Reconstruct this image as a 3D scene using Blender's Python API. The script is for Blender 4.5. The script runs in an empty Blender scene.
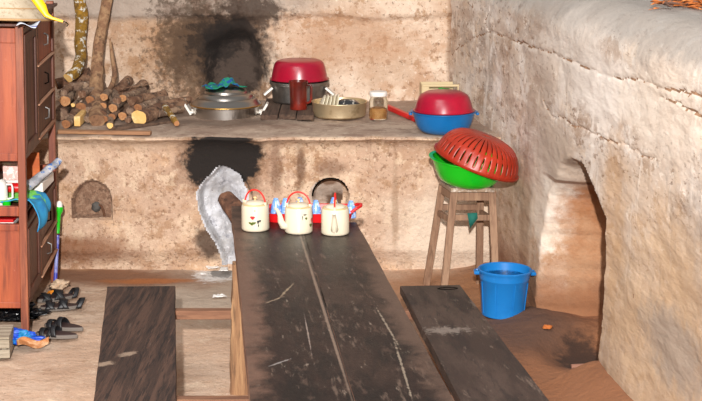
import bpy, bmesh, math, random
from mathutils import Vector, Matrix, noise, Euler
R = math.radians
rnd = random.Random(7)
S = bpy.context.scene
COL = S.collection

# ------------------------------------------------------------------ camera
F = 1600.0; CH = 2.6; TH = math.atan(337.0/F)
cam_d = bpy.data.cameras.new('camera'); cam_d.sensor_width = 36; cam_d.lens = F*36/702
cam = bpy.data.objects.new('camera', cam_d); COL.objects.link(cam)
cam.location = (0, 0, CH); cam.rotation_euler = (math.pi/2-TH, 0, 0)
cam_d.clip_end = 100
S.camera = cam
def ray(px, py):
    u = (px-351)/F; v = (200.5-py)/F
    return Vector((u, math.cos(TH)+v*math.sin(TH), -math.sin(TH)+v*math.cos(TH)))
def at(px, py, z=0.0):                       # point seen at a pixel on the level z
    d = ray(px, py); return Vector((0, 0, CH))+d*((z-CH)/d.z)
def atY(px, py, Y):                          # point seen at a pixel on the upright plane Y
    d = ray(px, py); return Vector((0, 0, CH))+d*(Y/d.y)
def WX(D): return 1.33-.15*(D-7.54)          # the right wall's foot

# ------------------------------------------------------------------ materials
def lin(c):
    if isinstance(c, str):
        c = [int(c[i:i+2], 16)/255 for i in (0, 2, 4)]
    return tuple((x/12.92 if x <= .04045 else ((x+.055)/1.055)**2.4) for x in c)+(1,)
def M(name, col, rough=.8, metal=0, vary=(), masks=(), bump=None, trans=0, coat=0, spec=None, ior=None, sss=0, alpha=None):
    m = bpy.data.materials.new(name); m.use_nodes = True
    nt = m.node_tree; N = nt.nodes; L = nt.links
    bs = N['Principled BSDF']
    def setin(k, v):
        if k in bs.inputs: bs.inputs[k].default_value = v
    setin('Roughness', rough); setin('Metallic', metal); setin('Transmission Weight', trans); setin('Coat Weight', coat)
    if spec is not None: setin('Specular IOR Level', spec)
    if ior: setin('IOR', ior)
    if alpha is not None: setin('Alpha', alpha)
    if not vary and not masks and not bump:
        bs.inputs['Base Color'].default_value = lin(col); return m
    tc = N.new('ShaderNodeTexCoord'); P = tc.outputs['Object']
    def nz(scale, stretch=None, det=7, rgh=.68, off=0):
        n = N.new('ShaderNodeTexNoise'); n.inputs['Scale'].default_value = scale
        n.inputs['Detail'].default_value = det; n.inputs['Roughness'].default_value = rgh
        mp = N.new('ShaderNodeMapping'); mp.inputs['Scale'].default_value = stretch or (1, 1, 1)
        mp.inputs['Location'].default_value = (off, off*.7, off*1.3)
        L.new(P, mp.inputs['Vector']); L.new(mp.outputs[0], n.inputs['Vector'])
        return n.outputs['Fac']
    def mr(s, a, b, c=0, d=1):
        n = N.new('ShaderNodeMapRange'); n.interpolation_type = 'SMOOTHSTEP'
        n.inputs[1].default_value = a; n.inputs[2].default_value = b; n.inputs[3].default_value = c; n.inputs[4].default_value = d
        L.new(s, n.inputs[0]); return n.outputs[0]
    def mth(op, a, b):
        n = N.new('ShaderNodeMath'); n.operation = op
        for i, x in enumerate((a, b)):
            if hasattr(x, 'links'): L.new(x, n.inputs[i])
            else: n.inputs[i].default_value = x
        return n.outputs[0]
    rgb = N.new('ShaderNodeRGB'); rgb.outputs[0].default_value = lin(col); cur = rgb.outputs[0]
    def mix(f, c):
        nonlocal cur
        n = N.new('ShaderNodeMix'); n.data_type = 'RGBA'
        L.new(f, n.inputs[0]); L.new(cur, n.inputs[6]); n.inputs[7].default_value = lin(c); cur = n.outputs[2]
    for i, v in enumerate(vary):
        c, sc, lo, hi, fac = v[:5]; st = v[5] if len(v) > 5 else None
        mix(mr(nz(sc, st, off=i*3.7+1), lo, hi, 0, fac), c)
    for i, k in enumerate(masks):
        sub = N.new('ShaderNodeVectorMath'); sub.operation = 'SUBTRACT'; L.new(P, sub.inputs[0]); sub.inputs[1].default_value = k['c']
        if k.get('sh'):                      # slanted patch: shear the first axis by the last
            sp = N.new('ShaderNodeSeparateXYZ'); L.new(sub.outputs[0], sp.inputs[0])
            cb = N.new('ShaderNodeCombineXYZ'); L.new(mth('ADD', sp.outputs[0], mth('MULTIPLY', sp.outputs[k.get('ax', 2)], k['sh'])), cb.inputs[0])
            L.new(sp.outputs[1], cb.inputs[1]); L.new(sp.outputs[2], cb.inputs[2]); so = cb.outputs[0]
        else: so = sub.outputs[0]
        dv = N.new('ShaderNodeVectorMath'); dv.operation = 'DIVIDE'; L.new(so, dv.inputs[0]); dv.inputs[1].default_value = k['r']
        ln = N.new('ShaderNodeVectorMath'); ln.operation = 'LENGTH'; L.new(dv.outputs[0], ln.inputs[0])
        d = mth('ADD', ln.outputs['Value'], mth('MULTIPLY', mth('SUBTRACT', nz(k.get('n', 6), off=i*5.1+2), .5), 2*k.get('amp', .6)))
        sf = k.get('soft', .25)
        mix(mr(d, 1-sf, 1+sf, k.get('fac', 1), 0), k['col'])
    L.new(cur, bs.inputs['Base Color'])
    if bump:
        b = N.new('ShaderNodeBump'); b.inputs['Strength'].default_value = bump[1]; b.inputs['Distance'].default_value = bump[2] if len(bump) > 2 else .01
        L.new(nz(bump[0], bump[3] if len(bump) > 3 else None, 8, .65, 9), b.inputs['Height']); L.new(b.outputs[0], bs.inputs['Normal'])
    return m

BIG = 100.0
def wmask(px, py, Y, wpx, hpx, col, **k):     # a stain on an upright plane
    c = atY(px, py, Y); s = Y/F
    return dict(c=tuple(c), r=(wpx*s, BIG, hpx*s), col=col, **k)

YS, YB = 10.14, 11.6
SOOT = '1f1814'
m_stove = M('stove_clay', 'bfa088', .95, vary=[('dfc4a8', 3.2, .45, .62, .75), ('ad8768', 5, .5, .66, .65), ('d2a87e', 2.1, .5, .66, .5), ('a07a58', 6, .56, .6, .6), ('d9c0a4', 8, .56, .6, .6), ('8b6a50', 26, .56, .62, .7), ('e6d2ba', 38, .58, .64, .5), ('6e523c', 50, .58, .64, .7), ('7a5a40', 2, .58, .75, .35, (6, 1, .6))],
   masks=[wmask(150, 143, YS, 120, 6, 'cbb096', amp=.7, n=4, soft=.5, fac=.5),
          wmask(222, 162, YS, 48, 40, '6b4a33', amp=.9, n=9, soft=.3, fac=.7),
          wmask(222, 159, YS, 39, 33, SOOT, amp=.6, n=11, soft=.12),
          wmask(210, 240, YS, 16, 20, '3a2a20', amp=.9, n=10, soft=.35, fac=.85),
          wmask(300, 166, YS, 5, 24, '5e3e2a', amp=1.5, n=8, soft=.5, fac=.75),
          wmask(276, 166, YS, 6, 24, '6a4832', amp=1.6, n=8, soft=.5, fac=.6),
          wmask(330, 168, YS, 16, 8, '6b4a34', amp=.8, n=9, soft=.5, fac=.6),
          wmask(72, 250, YS, 55, 14, '7a4a2a', amp=.6, n=4, soft=.5, fac=.8),
          wmask(450, 235, YS, 60, 45, 'dccab6', amp=.7, n=5, soft=.5, fac=.8),
          wmask(395, 205, YS, 3, 50, '8f7258', amp=.9, n=7, soft=.5, fac=.5)],
   bump=(38, .75, .02))
m_ledge = M('stove_top_clay', 'a28a78', .93, vary=[('bda793', 4, .44, .6, .8), ('7c6050', 6, .5, .66, .65), ('d8c6b2', 20, .58, .68, .6), ('6b4e3b', 30, .59, .68, .6)],
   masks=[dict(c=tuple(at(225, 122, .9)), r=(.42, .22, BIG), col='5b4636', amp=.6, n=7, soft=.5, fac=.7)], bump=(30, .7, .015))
m_ash = M('wood_ash', 'bdbdc0', 1, vary=[('d2d3d8', 9, .44, .58, .9), ('85848c', 14, .53, .66, .75), ('a39a8e', 5, .5, .66, .5), ('ececf0', 36, .59, .65, .7), ('6a676a', 44, .6, .66, .7)], bump=(40, .8, .015))
m_hole = M('niche_soil', '8a6a55', 1, vary=[('a98a72', 30, .45, .6, .8), ('4a382e', 45, .52, .66, .8), ('6d5040', 8, .5, .7, .6)], bump=(60, 1, .02))
m_wallb = M('back_wall_plaster', 'cdb198', .95, vary=[('e8d2bc', 2.4, .42, .6, .8), ('bd9474', 3.6, .52, .66, .65), ('a57a52', 6, .57, .61, .6), ('9a7354', 15, .56, .61, .6), ('f0e0ce', 30, .58, .64, .6), ('74563e', 38, .59, .64, .7)],
   masks=[wmask(185, 45, YB, 75, 62, '9a7350', amp=.8, n=6, soft=.6, fac=.6),
          wmask(345, 42, YB, 70, 28, 'b58a68', amp=1.0, n=9, soft=.5, fac=.6),
          wmask(150, 1, YB, 160, 17, 'a89a8e', amp=.35, n=5, soft=.3, fac=.85),
          wmask(452, 45, YB, 5, 70, '7e6048', amp=.6, n=6, soft=.5, fac=.7),
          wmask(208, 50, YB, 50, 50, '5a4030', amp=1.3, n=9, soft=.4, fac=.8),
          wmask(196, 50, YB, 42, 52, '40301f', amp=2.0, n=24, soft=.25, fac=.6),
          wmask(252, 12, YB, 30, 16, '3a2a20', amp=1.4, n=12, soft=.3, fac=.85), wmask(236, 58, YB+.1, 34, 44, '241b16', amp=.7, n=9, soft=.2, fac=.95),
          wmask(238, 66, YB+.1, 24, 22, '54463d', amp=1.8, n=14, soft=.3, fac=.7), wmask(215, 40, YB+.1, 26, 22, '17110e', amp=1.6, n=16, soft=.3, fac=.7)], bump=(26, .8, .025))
def rw(px, py):                               # point on the right wall's plane
    d = ray(px, py); t = (1.33+.15*7.54)/(d.x+.15*d.y); return Vector((0, 0, CH))+d*t
def rmask(px, py, rs, rz, col, **k):
    return dict(c=tuple(rw(px, py)), r=(BIG, rs, rz), col=col, **k)
m_wallr = M('right_wall_plaster', 'd4c2b1', .95, vary=[('e4d9ce', 2.0, .46, .56, .8, (1, .5, 1)), ('b59c88', 3.0, .5, .6, .7, (1, .5, 1)), ('a99c92', 1.7, .52, .6, .6, (1, .6, .9)), ('efe7de', 3.6, .55, .6, .75, (1, .8, .8)), ('a5856a', 4.2, .56, .6, .6, (1, .5, 1)), ('dcc7b0', 7, .56, .6, .6, (1, .5, 1)), ('8f6f55', 14, .58, .63, .7, (1, .4, 1)), ('f2e8dc', 22, .58, .63, .65, (1, .4, 1)), ('74553e', 38, .59, .64, .75, (1, .35, 1)), ('e9ded2', 3, .56, .6, .6, (1, 3, .35))],
   masks=[dict(c=(WX(8.45)+.57, 8.45, .2), r=(.54, .95, 1.2), col='80543a', amp=.12, n=9, soft=.07, fac=.95, sh=.15, ax=1),
          dict(c=(1.25, 8.9, .5), r=(.3, .5, .4), col='a87248', amp=1.2, n=9, soft=.5, fac=.6),
          dict(c=(1.06, 9, .70), r=(.2, .4, .34), col='e6dccf', amp=1.0, n=9, soft=.3, fac=.95), dict(c=(1.4, 8.8, .62), r=(.2, .4, .3), col='9c6238', amp=1.0, n=9, soft=.4, fac=.8),
          dict(c=(1.2, 8.8, 1.0), r=(.3, .4, .17), col='bba896', amp=.4, n=7, soft=.3, fac=.85),
          dict(c=(1.22, 8.9, .85), r=(.24, .22, .012), col='6a442c', amp=.5, n=12, soft=.4, fac=.85),
          dict(c=(1.3, 8.9, .0), r=(.5, .5, .14), col='4a2f20', amp=.4, n=6, soft=.5, fac=.8),
          dict(c=(1, 8, 1.97), r=(BIG, BIG, .24), col='a59d95', amp=.45, n=3, soft=.3, fac=.85),
          rmask(665, 395, 1.3, .42, 'a98a6c', amp=.4, n=6, soft=.3, fac=.75),
          rmask(690, 270, .4, .3, '8d7764', amp=1.1, n=9, soft=.4, fac=.6),
          rmask(655, 300, .7, .45, 'cbaa86', amp=1.0, n=6, soft=.6, fac=.7),
          rmask(672, 350, .4, .16, '9a8e84', amp=.8, n=9, soft=.4, fac=.7),
          rmask(515, 240, .7, .6, 'cba886', amp=.9, n=6, soft=.6, fac=.6),
          rmask(525, 215, .12, .5, '86664c', amp=.8, n=12, soft=.5, fac=.6),
          rmask(612, 215, .15, .45, 'c29a70', amp=.8, n=8, soft=.5, fac=.6),
          rmask(520, 300, 1.0, .30, '8a5a3a', amp=.5, n=6, soft=.45, fac=.85),
          rmask(600, 90, .5, .16, 'ece2d8', amp=1.0, n=6, soft=.5, fac=.8),
          rmask(575, 55, .5, .2, 'd8cdc2', amp=.8, n=5, soft=.6, fac=.7),
          rmask(660, 110, .6, .2, 'e8d9c8', amp=1.0, n=7, soft=.5, fac=.7),
          rmask(540, 105, .3, .5, 'b3a294', amp=.9, n=6, soft=.6, fac=.6)], bump=(26, .55, .02, (1, .4, 1)))
def fmask(px, py, rx, ry, col, **k): return dict(c=tuple(at(px, py, 0)), r=(rx, ry, BIG), col=col, **k)
m_floor = M('dirt_floor', 'c0a188', .95, vary=[('d2baa4', 1.8, .42, .62, .7), ('a6866c', 2.4, .5, .66, .55), ('dec8ae', 7, .55, .67, .6), ('8a6848', 14, .58, .7, .5), ('e8dac8', 50, .6, .67, .6), ('6b4a31', 45, .6, .67, .6)],
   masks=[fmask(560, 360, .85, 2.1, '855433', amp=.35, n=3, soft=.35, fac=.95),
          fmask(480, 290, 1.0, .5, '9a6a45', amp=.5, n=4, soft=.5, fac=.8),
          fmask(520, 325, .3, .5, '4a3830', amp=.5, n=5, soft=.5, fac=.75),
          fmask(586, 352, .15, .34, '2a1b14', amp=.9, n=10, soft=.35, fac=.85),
          fmask(215, 285, .55, .75, 'a59787', amp=.5, n=4, soft=.4, fac=.75),
          fmask(95, 274, .62, .28, '7a4d2e', amp=.6, n=4, soft=.5, fac=.85, sh=1.2, ax=1),
          fmask(80, 262, .35, .14, 'e6bf8f', amp=.5, n=5, soft=.5, fac=.85),
          fmask(150, 279, .3, .06, 'a8642f', amp=.5, n=6, soft=.5, fac=.8),
          fmask(214, 272, .12, .2, 'e3e0dc', amp=1.0, n=22, soft=.3, fac=.9),
          fmask(222, 270, .08, .14, '4a4642', amp=1.3, n=30, soft=.2, fac=.7)], bump=(22, .6, .02))

def wood(name, a, b, c, rough=.7, ax=1, sc=14, bs=.5, **k):
    st = [1, 1, 1]; st[ax] = .07
    return M(name, a, rough, vary=[(b, sc, .4, .62, .85, st), (c, sc*2.6, .5, .68, .7, st)]+list(k.get('extra', ())), masks=k.get('masks', ()), bump=(sc*3, bs, .006, tuple(st)))
m_tableedge = wood('worn_table_edge', '6b4c3d', '8a6a56', '45302a', .6)
m_bench_l = M('bench_wood_dark', '36251d', .7, vary=[('523a2e', 30, .45, .58, .8, (1, .05, 1)), ('180f0c', 60, .5, .6, .85, (1, .06, 1)), ('6e5a4e', 40, .62, .68, .5, (1, .08, 1))],
   masks=[dict(c=(.03, -.42, .4), r=(.032, .035, BIG), col='a08a76', amp=1.5, n=26, soft=.4, fac=.7, sh=-.6, ax=1),
          dict(c=(.115, -.27, .4), r=(.028, .035, BIG), col='a08a76', amp=1.6, n=26, soft=.4, fac=.7, sh=-.6, ax=1)], bump=(60, .8, .008, (1, .06, 1)))
m_bench_r = M('bench_wood_grey', '33251f', .6, vary=[('4a3a32', 7, .42, .6, .8, (1, .25, 1)), ('241a17', 9, .5, .62, .85, (1, .2, 1)), ('7a695d', 24, .58, .67, .5, (1, .2, 1)), ('1c1412', 40, .58, .66, .7, (1, .25, 1))],
   masks=[dict(c=(.05, .1, .4), r=(.09, .05, BIG), col='9a8d83', amp=2.6, n=30, soft=.5, fac=.5)], bump=(40, .5, .006, (1, .12, 1)))
m_leg = wood('raw_leg_wood', '7d5a3e', 'a07c58', '4a3222', .85, 2, 30, 1)
m_beam = wood('beam_wood', '6a4632', '8a6248', '3a261c', .8, 0, 14, .6)
m_cab = wood('cabinet_wood', '8a3f26', 'a5532f', '5f2718', .45, 2, 10, .25, extra=[('b8806a', 24, .62, .74, .4)])
m_cabdark = wood('cabinet_door_wood', '4a2618', '6a3a26', '301710', .5, 2, 12, .25)
m_cabpost = wood('cabinet_post_wood', '7a3d26', '9a5a3c', '4a2216', .5, 2, 16, .3)
m_cabpale = wood('cabinet_lit_edge', 'b98a6c', '9a6448', 'd2b094', .6, 1, 14, .3)  # pale tone paints in the light caught along the ledge tops
m_stool = wood('stool_wood', '80604a', '9c7c62', '5a3f2c', .8, 2, 18, .6)
m_stoolseat = M('stool_seat_wood', '9a826c', .85, vary=[('d6ccc0', 22, .5, .64, .8), ('5f4836', 12, .5, .7, .7)], bump=(30, .6))
m_bark = M('firewood_bark', '6b4a36', .95, vary=[('96745a', 14, .44, .58, .85), ('33241c', 20, .5, .62, .85), ('b09a84', 36, .58, .66, .7)], bump=(34, 1, .02))
m_bark2 = M('firewood_bark_grey', '7c6250', .95, vary=[('a68a70', 14, .44, .58, .85), ('46362a', 20, .5, .62, .85), ('c8b8a4', 36, .6, .67, .6)], bump=(34, 1, .02))
m_lichen = M('lichen_bark', '7a5a1e', .95, vary=[('a87c22', 12, .45, .6, .7), ('4a351c', 16, .52, .66, .7), ('d2d0c4', 24, .55, .59, .9)], bump=(40, .9, .015))
m_bark3 = M('branch_bark', '8a654a', .95, vary=[('a98663', 12, .44, .58, .85), ('5f4230', 18, .52, .62, .8)], bump=(34, 1, .02))
m_cut = M('cut_wood_orange', 'a8744a', .85, vary=[('c99c6c', 24, .45, .62, .8), ('80502f', 26, .52, .64, .8)])
m_cutp = M('cut_wood_pale', 'e0b46c', .85, vary=[('efd6a0', 14, .45, .65, .7), ('b07c3c', 20, .55, .7, .6)])
m_cutb = M('cut_wood_brown', '8a5a38', .85, vary=[('b07c50', 24, .45, .62, .8), ('583418', 26, .52, .64, .8)])
m_cream = M('cream_enamel', 'cfc4ac', .24, vary=[('d8cdb8', 3, .4, .7, .5), ('bda684', 9, .6, .78, .35)], coat=.3)
m_creamrim = M('enamel_rim', 'cbb07a', .35, vary=[('9a7d4a', 20, .5, .7, .6)])
m_red = M('red_plastic', 'd0161a', .35)
m_redh = M('red_cord', 'd8261c', .5)
m_redb = M('dark_red_plastic', '9c0a20', .3, vary=[('b01028', 4, .4, .65, .6), ('6d0a1c', 24, .62, .72, .5)], coat=.2)
m_redtr = M('crimson_plastic', '960a2a', .28, vary=[('b41030', 4, .4, .65, .6), ('6d0a1c', 30, .6, .68, .6)])
m_mug = M('mug_red_brown', '5c170e', .3, vary=[('88281a', 5, .45, .65, .8), ('350f0c', 7, .48, .66, .8)], coat=.3)
m_green = M('green_plastic', '17b51c', .25, vary=[('22c828', 6, .45, .7, .6)], coat=.3)
m_blueb = M('blue_basin_plastic', '1167a6', .3, vary=[('0d5790', 6, .45, .7, .6)])
m_bucket = M('blue_bucket_plastic', '1873ba', .35, vary=[('1465a6', 5, .45, .7, .6), ('2a84c8', 20, .58, .72, .5)])
m_water = M('water', '9fd6e8', .03, trans=1, ior=1.33)
m_coland = M('orange_red_plastic', '98260f', .38, vary=[('b4351c', 8, .45, .7, .7), ('86200e', 10, .55, .75, .6)])
m_steel = M('polished_steel', 'e2ded8', .3, 1, vary=[('8a837a', 4, .5, .62, .8, (1, 1, .3))])
m_lid = M('steel_lid', 'a39d96', .3, 1)
m_brass = M('brass_rim', 'c9a05a', .3, 1)
m_alu = M('aluminium_dull', '8f8d8a', .45, 1, vary=[('b5b2ae', 8, .45, .65, .6), ('5f5a55', 10, .55, .72, .6)])
m_gold = M('worn_pan_metal', 'd6c29c', .42, .75, vary=[('e6d6b4', 5, .45, .65, .7), ('9a8260', 9, .54, .7, .6)])
m_handlew = M('handle_pale', 'e4ded4', .4)
m_white = M('white_plastic', 'e8e4dd', .4)
m_china = M('china_plate', 'e6dcc2', .25)
m_dark = M('dark_bowl_enamel', '2a2a2c', .15, vary=[('d2cabc', 30, .55, .62, .8)], coat=.5)  # pale flecks paint reflections into the dark glaze
m_glass = M('jar_glass', 'f0f2ee', .04, trans=1, ior=1.3)
m_paste = M('amber_paste', 'b9763a', .6, vary=[('d6a05e', 12, .42, .6, .8), ('8a4f22', 14, .55, .7, .7)])
m_beige = M('beige_plastic', 'c9b48a', .5)
m_leafg = M('leaf_green', '2f8a30', .6)
m_cupb = M('cup_blue', '6f9bd8', .3, vary=[('cfdcf0', 26, .54, .6, .8), ('4f78bc', 26, .54, .62, .8)])
m_black = M('black_rubber', '17171a', .5, vary=[('2e2e33', 14, .5, .7, .7)])
m_sole = M('grey_sole', '6d655e', .7)
m_insole = M('dark_insole', '3a2826', .6)
m_bagk = M('black_bag', '111114', .22)
m_bagb = M('blue_bag', '1446b8', .45, vary=[('1a86b4', 5, .52, .58, .9), ('0e2f8a', 9, .5, .7, .7)])
m_cloth = M('blue_green_cloth', '2a8fc0', .85, vary=[('1d74b0', 14, .5, .62, .7), ('d87a9a', 30, .66, .69, .8)], masks=[dict(c=tuple(at(5, 197, .75)), r=(.2, .25, BIG), col='7ccf3a', amp=1.6, n=14, soft=.1, fac=.9)])
m_clothg = M('green_cloth', '0f7a5c', .8, vary=[('123f8f', 22, .5, .56, .9), ('4ec26a', 30, .58, .64, .8)])
m_rag = M('dark_green_rag', '0f5c50', .85)
m_husk = M('dry_husk', 'b5794a', .8, vary=[('d6b08a', 16, .46, .6, .85), ('8a4a1e', 20, .55, .66, .7)])
m_beigecl = M('beige_cloth', 'cbb094', .9, vary=[('a8896c', 16, .5, .68, .8)])
m_orange = M('orange_peel', 'd8831f', .6)
m_straw = M('palm_leaf_hat', 'b0a088', .85, vary=[('c2b49c', 5, .42, .62, .7), ('8a7458', 40, .5, .64, .6)], bump=(40, .5, .006))
m_strawrim = M('hat_rim_cane', 'a8865c', .7)
m_yellow = M('yellow_plastic', 'eab008', .35)
m_paper = M('printed_paper', 'b4b4b8', .6, vary=[('7c8088', 12, .5, .62, .7), ('e2e2e2', 20, .56, .62, .7), ('2a6fc0', 14, .58, .61, .9), ('b84a5a', 16, .62, .66, .7)])
m_scrap = M('scrap_paper', 'ece8e2', .8, vary=[('8a8a92', 26, .58, .66, .6)])
m_pink = M('pink_box', 'e0b5ac', .7, vary=[('f2e6e0', 40, .48, .54, .9)])
m_crate = wood('grey_crate_wood', '8f8472', 'aaa08e', '665c4e', .9, 0, 18, .6)
m_grey = M('grey_lump', '55524e', .9, vary=[('3a3734', 20, .5, .7, .7)], bump=(30, .6))
m_stemb = M('dry_stem', '5a3a26', .9)
m_iron = M('black_wire', '1a1613', .6, 1)
m_lilac = M('blue_handle', '3a40a8', .4, vary=[('8a90c4', 6, .5, .56, .9)])
m_twig = M('dry_leaf_brown', 'b5642a', .8, vary=[('5a4a42', 8, .5, .56, .9), ('d89a5a', 16, .55, .66, .8)])
m_slice = M('vegetable_slice', 'd8c88a', .6)
m_fred = M('painted_red', 'b81c24', .4); m_fgreen = M('painted_green', '4a5a18', .4); m_fblack = M('painted_black', '2a2a2e', .4)
m_board = wood('dark_board', '4a362a', '6b5342', '2c1f18', .85, 1, 16, .8)

# ------------------------------------------------------------------ mesh helpers
class B:
    def __init__(s): s.v = []; s.f = []; s.m = []
    def add(s, vs, fs, mi=0, mx=None):
        o = len(s.v)
        s.v += [tuple(mx @ Vector(v)) if mx else tuple(v) for v in vs]
        s.f += [tuple(i+o for i in f) for f in fs]; s.m += [mi]*len(fs); return s
    def box(s, c, d, mx=None, mi=0):
        x, y, z = [k/2 for k in d]; c = Vector(c)
        vs = [c+Vector((a*x, b*y, e*z)) for a in (-1, 1) for b in (-1, 1) for e in (-1, 1)]
        return s.add(vs, [(0, 1, 3, 2), (4, 6, 7, 5), (0, 4, 5, 1), (2, 3, 7, 6), (0, 2, 6, 4), (1, 5, 7, 3)], mi, mx)
    def bar(s, p, q, w, h, up=(0, 0, 1), mi=0):   # square bar p->q, w across, h along up
        p, q, up = Vector(p), Vector(q), Vector(up); d = (q-p).normalized()
        a = d.cross(up).normalized()*w/2; b = a.cross(d).normalized()*h/2
        vs = [e+i*a+j*b for e in (p, q) for i, j in ((-1, -1), (1, -1), (1, 1), (-1, 1))]
        return s.add(vs, [(3, 2, 1, 0), (4, 5, 6, 7), (0, 1, 5, 4), (1, 2, 6, 5), (2, 3, 7, 6), (3, 0, 4, 7)], mi)
    def prism(s, poly, z0, z1, mi=0):
        n = len(poly); vs = [(x, y, z0) for x, y in poly]+[(x, y, z1) for x, y in poly]
        return s.add(vs, [tuple(range(n-1, -1, -1)), tuple(range(n, 2*n))]+[(i, (i+1) % n, n+(i+1) % n, n+i) for i in range(n)], mi)
    def tube(s, pts, rad, seg=10, mi=0, capmi=None, flat=1.0, wob=0, closed=False, up=None):
        pts = [Vector(p) for p in pts]; n = len(pts)
        if not hasattr(rad, '__len__'): rad = [rad]*n
        vs = []; fs = []; ref = Vector(up) if up else None
        for i in range(n):
            if closed: d = pts[(i+1) % n]-pts[i-1]
            else: d = pts[min(i+1, n-1)]-pts[max(i-1, 0)]
            d.normalize()
            if ref is None: ref = Vector((0, 0, 1)) if abs(d.z) < .9 else Vector((1, 0, 0))
            a = d.cross(ref).normalized(); b = a.cross(d).normalized()
            if up is None: ref = b
            for k in range(seg):
                t = 2*math.pi*k/seg
                rr = rad[i]*(1+(wob*noise.noise(Vector((pts[i].x*9+math.cos(t)*1.3, pts[i].y*9+math.sin(t)*1.3, pts[i].z*9+7))) if wob else 0))
                vs.append(pts[i]+a*math.cos(t)*rr+b*math.sin(t)*rr*flat)
        for i in range(n if closed else n-1):
            j = (i+1) % n
            for k in range(seg):
                l = (k+1) % seg; fs.append((i*seg+k, i*seg+l, j*seg+l, j*seg+k))
        s.add(vs, fs, mi)
        if not closed:
            o = len(s.v)-n*seg; s.f += [tuple(o+k for k in range(seg-1, -1, -1)), tuple(o+(n-1)*seg+k for k in range(seg))]
            s.m += [mi if capmi is None else capmi]*2
        return s
    def lathe(s, prof, seg=40, mx=None, mi=0, keep=None):
        vs = []; fs = []; n = len(prof)
        for r, z in prof:
            for k in range(seg):
                t = 2*math.pi*k/seg; vs.append((max(r, 1e-5)*math.cos(t), max(r, 1e-5)*math.sin(t), z))
        for i in range(n-1):
            for k in range(seg):
                if keep and not keep(i, k): continue
                l = (k+1) % seg; fs.append((i*seg+k, i*seg+l, (i+1)*seg+l, (i+1)*seg+k))
        return s.add(vs, fs, mi, mx)
    def grid(s, fn, nu, nv, mi=0, mf=None):
        o = len(s.v)
        for j in range(nv+1):
            for i in range(nu+1): s.v.append(tuple(fn(i/nu, j/nv)))
        for j in range(nv):
            for i in range(nu):
                a = o+j*(nu+1)+i; s.f.append((a, a+1, a+nu+2, a+nu+1)); s.m.append(mf((i+.5)/nu, (j+.5)/nv) if mf else mi)
        return s
    def blob(s, c, r, amp=.25, sc=2, sub=4, mi=0, flatz=None, seed=0):
        bm = bmesh.new(); bmesh.ops.create_icosphere(bm, subdivisions=sub, radius=1)
        vs = []
        for v in bm.verts:
            d = v.co.normalized(); k = 1+amp*noise.fractal(d*sc+Vector((seed, seed*2, 3)), 1, 2, 4)*1.3
            p = Vector((d.x*r[0]*k, d.y*r[1]*k, d.z*r[2]*k))
            if flatz is not None and p.z < flatz: p.z = flatz
            vs.append(p+Vector(c))
        fs = [tuple(v.index for v in f.verts) for f in bm.faces]; bm.free()
        return s.add(vs, fs, mi)
    def build(s, name, mats, parent=None, smooth=True, bevel=0, loc=None, solid=0, ang=40):
        me = bpy.data.meshes.new(name); me.from_pydata(s.v, [], s.f)
        if not isinstance(mats, (list, tuple)): mats = [mats]
        for m in mats: me.materials.append(m)
        for p, mi in zip(me.polygons, s.m): p.material_index = mi
        bm = bmesh.new(); bm.from_mesh(me); bmesh.ops.recalc_face_normals(bm, faces=bm.faces) if not getattr(s, 'open', 0) else None
        for f in bm.faces: f.smooth = smooth
        if smooth:
            for e in bm.edges:
                if len(e.link_faces) == 2 and e.calc_face_angle(0) > R(ang): e.smooth = False
        bm.to_mesh(me); bm.free(); me.update()
        o = bpy.data.objects.new(name, me); COL.objects.link(o)
        if parent: o.parent = parent
        if loc is not None: o.location = loc
        if solid:
            md = o.modifiers.new('s', 'SOLIDIFY'); md.thickness = solid; md.offset = 0
        if bevel:
            md = o.modifiers.new('b', 'BEVEL'); md.width = bevel; md.segments = 2; md.limit_method = 'ANGLE'
        return o
def tag(o, label, cat, group=None, kind=None):
    o['label'] = label; o['category'] = cat
    if group: o['group'] = group
    if kind: o['kind'] = kind
    return o
def thing(name, label, cat, loc, rz=0, group=None, rot=None):
    o = bpy.data.objects.new(name, None); COL.objects.link(o); o.empty_display_size = .1
    o.location = loc; o.rotation_euler = rot or (0, 0, rz); tag(o, label, cat, group); return o
def struct(o): o['kind'] = 'structure'; return o
def fr(p, sc, oct=4): return noise.fractal(Vector(p)*sc, 1, 2, oct)
def sst(a, b, x):
    t = min(1, max(0, (x-a)/(b-a))); return t*t*(3-2*t)
def sdpoly(p, poly):                         # signed distance, negative inside
    x, y = p; d = 1e9; ins = False; n = len(poly)
    for i in range(n):
        x0, y0 = poly[i]; x1, y1 = poly[i-1]; ex, ey = x1-x0, y1-y0
        t = max(0, min(1, ((x-x0)*ex+(y-y0)*ey)/(ex*ex+ey*ey)))
        d = min(d, math.hypot(x-x0-ex*t, y-y0-ey*t))
        if (y0 > y) != (y1 > y) and x < (x1-x0)*(y-y0)/(y1-y0)+x0: ins = not ins
    return -d if ins else d
def spoly(pts, Y): return [(atY(x, y, Y).x, atY(x, y, Y).z) for x, y in pts]

# ------------------------------------------------------------------ the room
fb = B()
NZ0 = at(588, 352, 0)
def floor_fn(u, v):
    x = -3.2+u*5.8; y = 3.6+v*6.8
    z = .014*fr((x, y, 0), 1.6)+.004*fr((x, y, 4), 9)
    z += .10*sst(.35, -.05, WX(y)-x)*(.55+.5*fr((x, y, 2), 2.2)) * sst(.0, .5, abs(y-8.45)-.0) if y > 7.9 else .12*sst(.32, 0, WX(y)-x)
    d = math.hypot((x-NZ0.x)/.26, (y-NZ0.y)/.42)
    z -= .07*sst(1.2, .4, d)
    return (x, y, z-.012)
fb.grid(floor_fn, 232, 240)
struct(fb.build('floor', m_floor))

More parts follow.
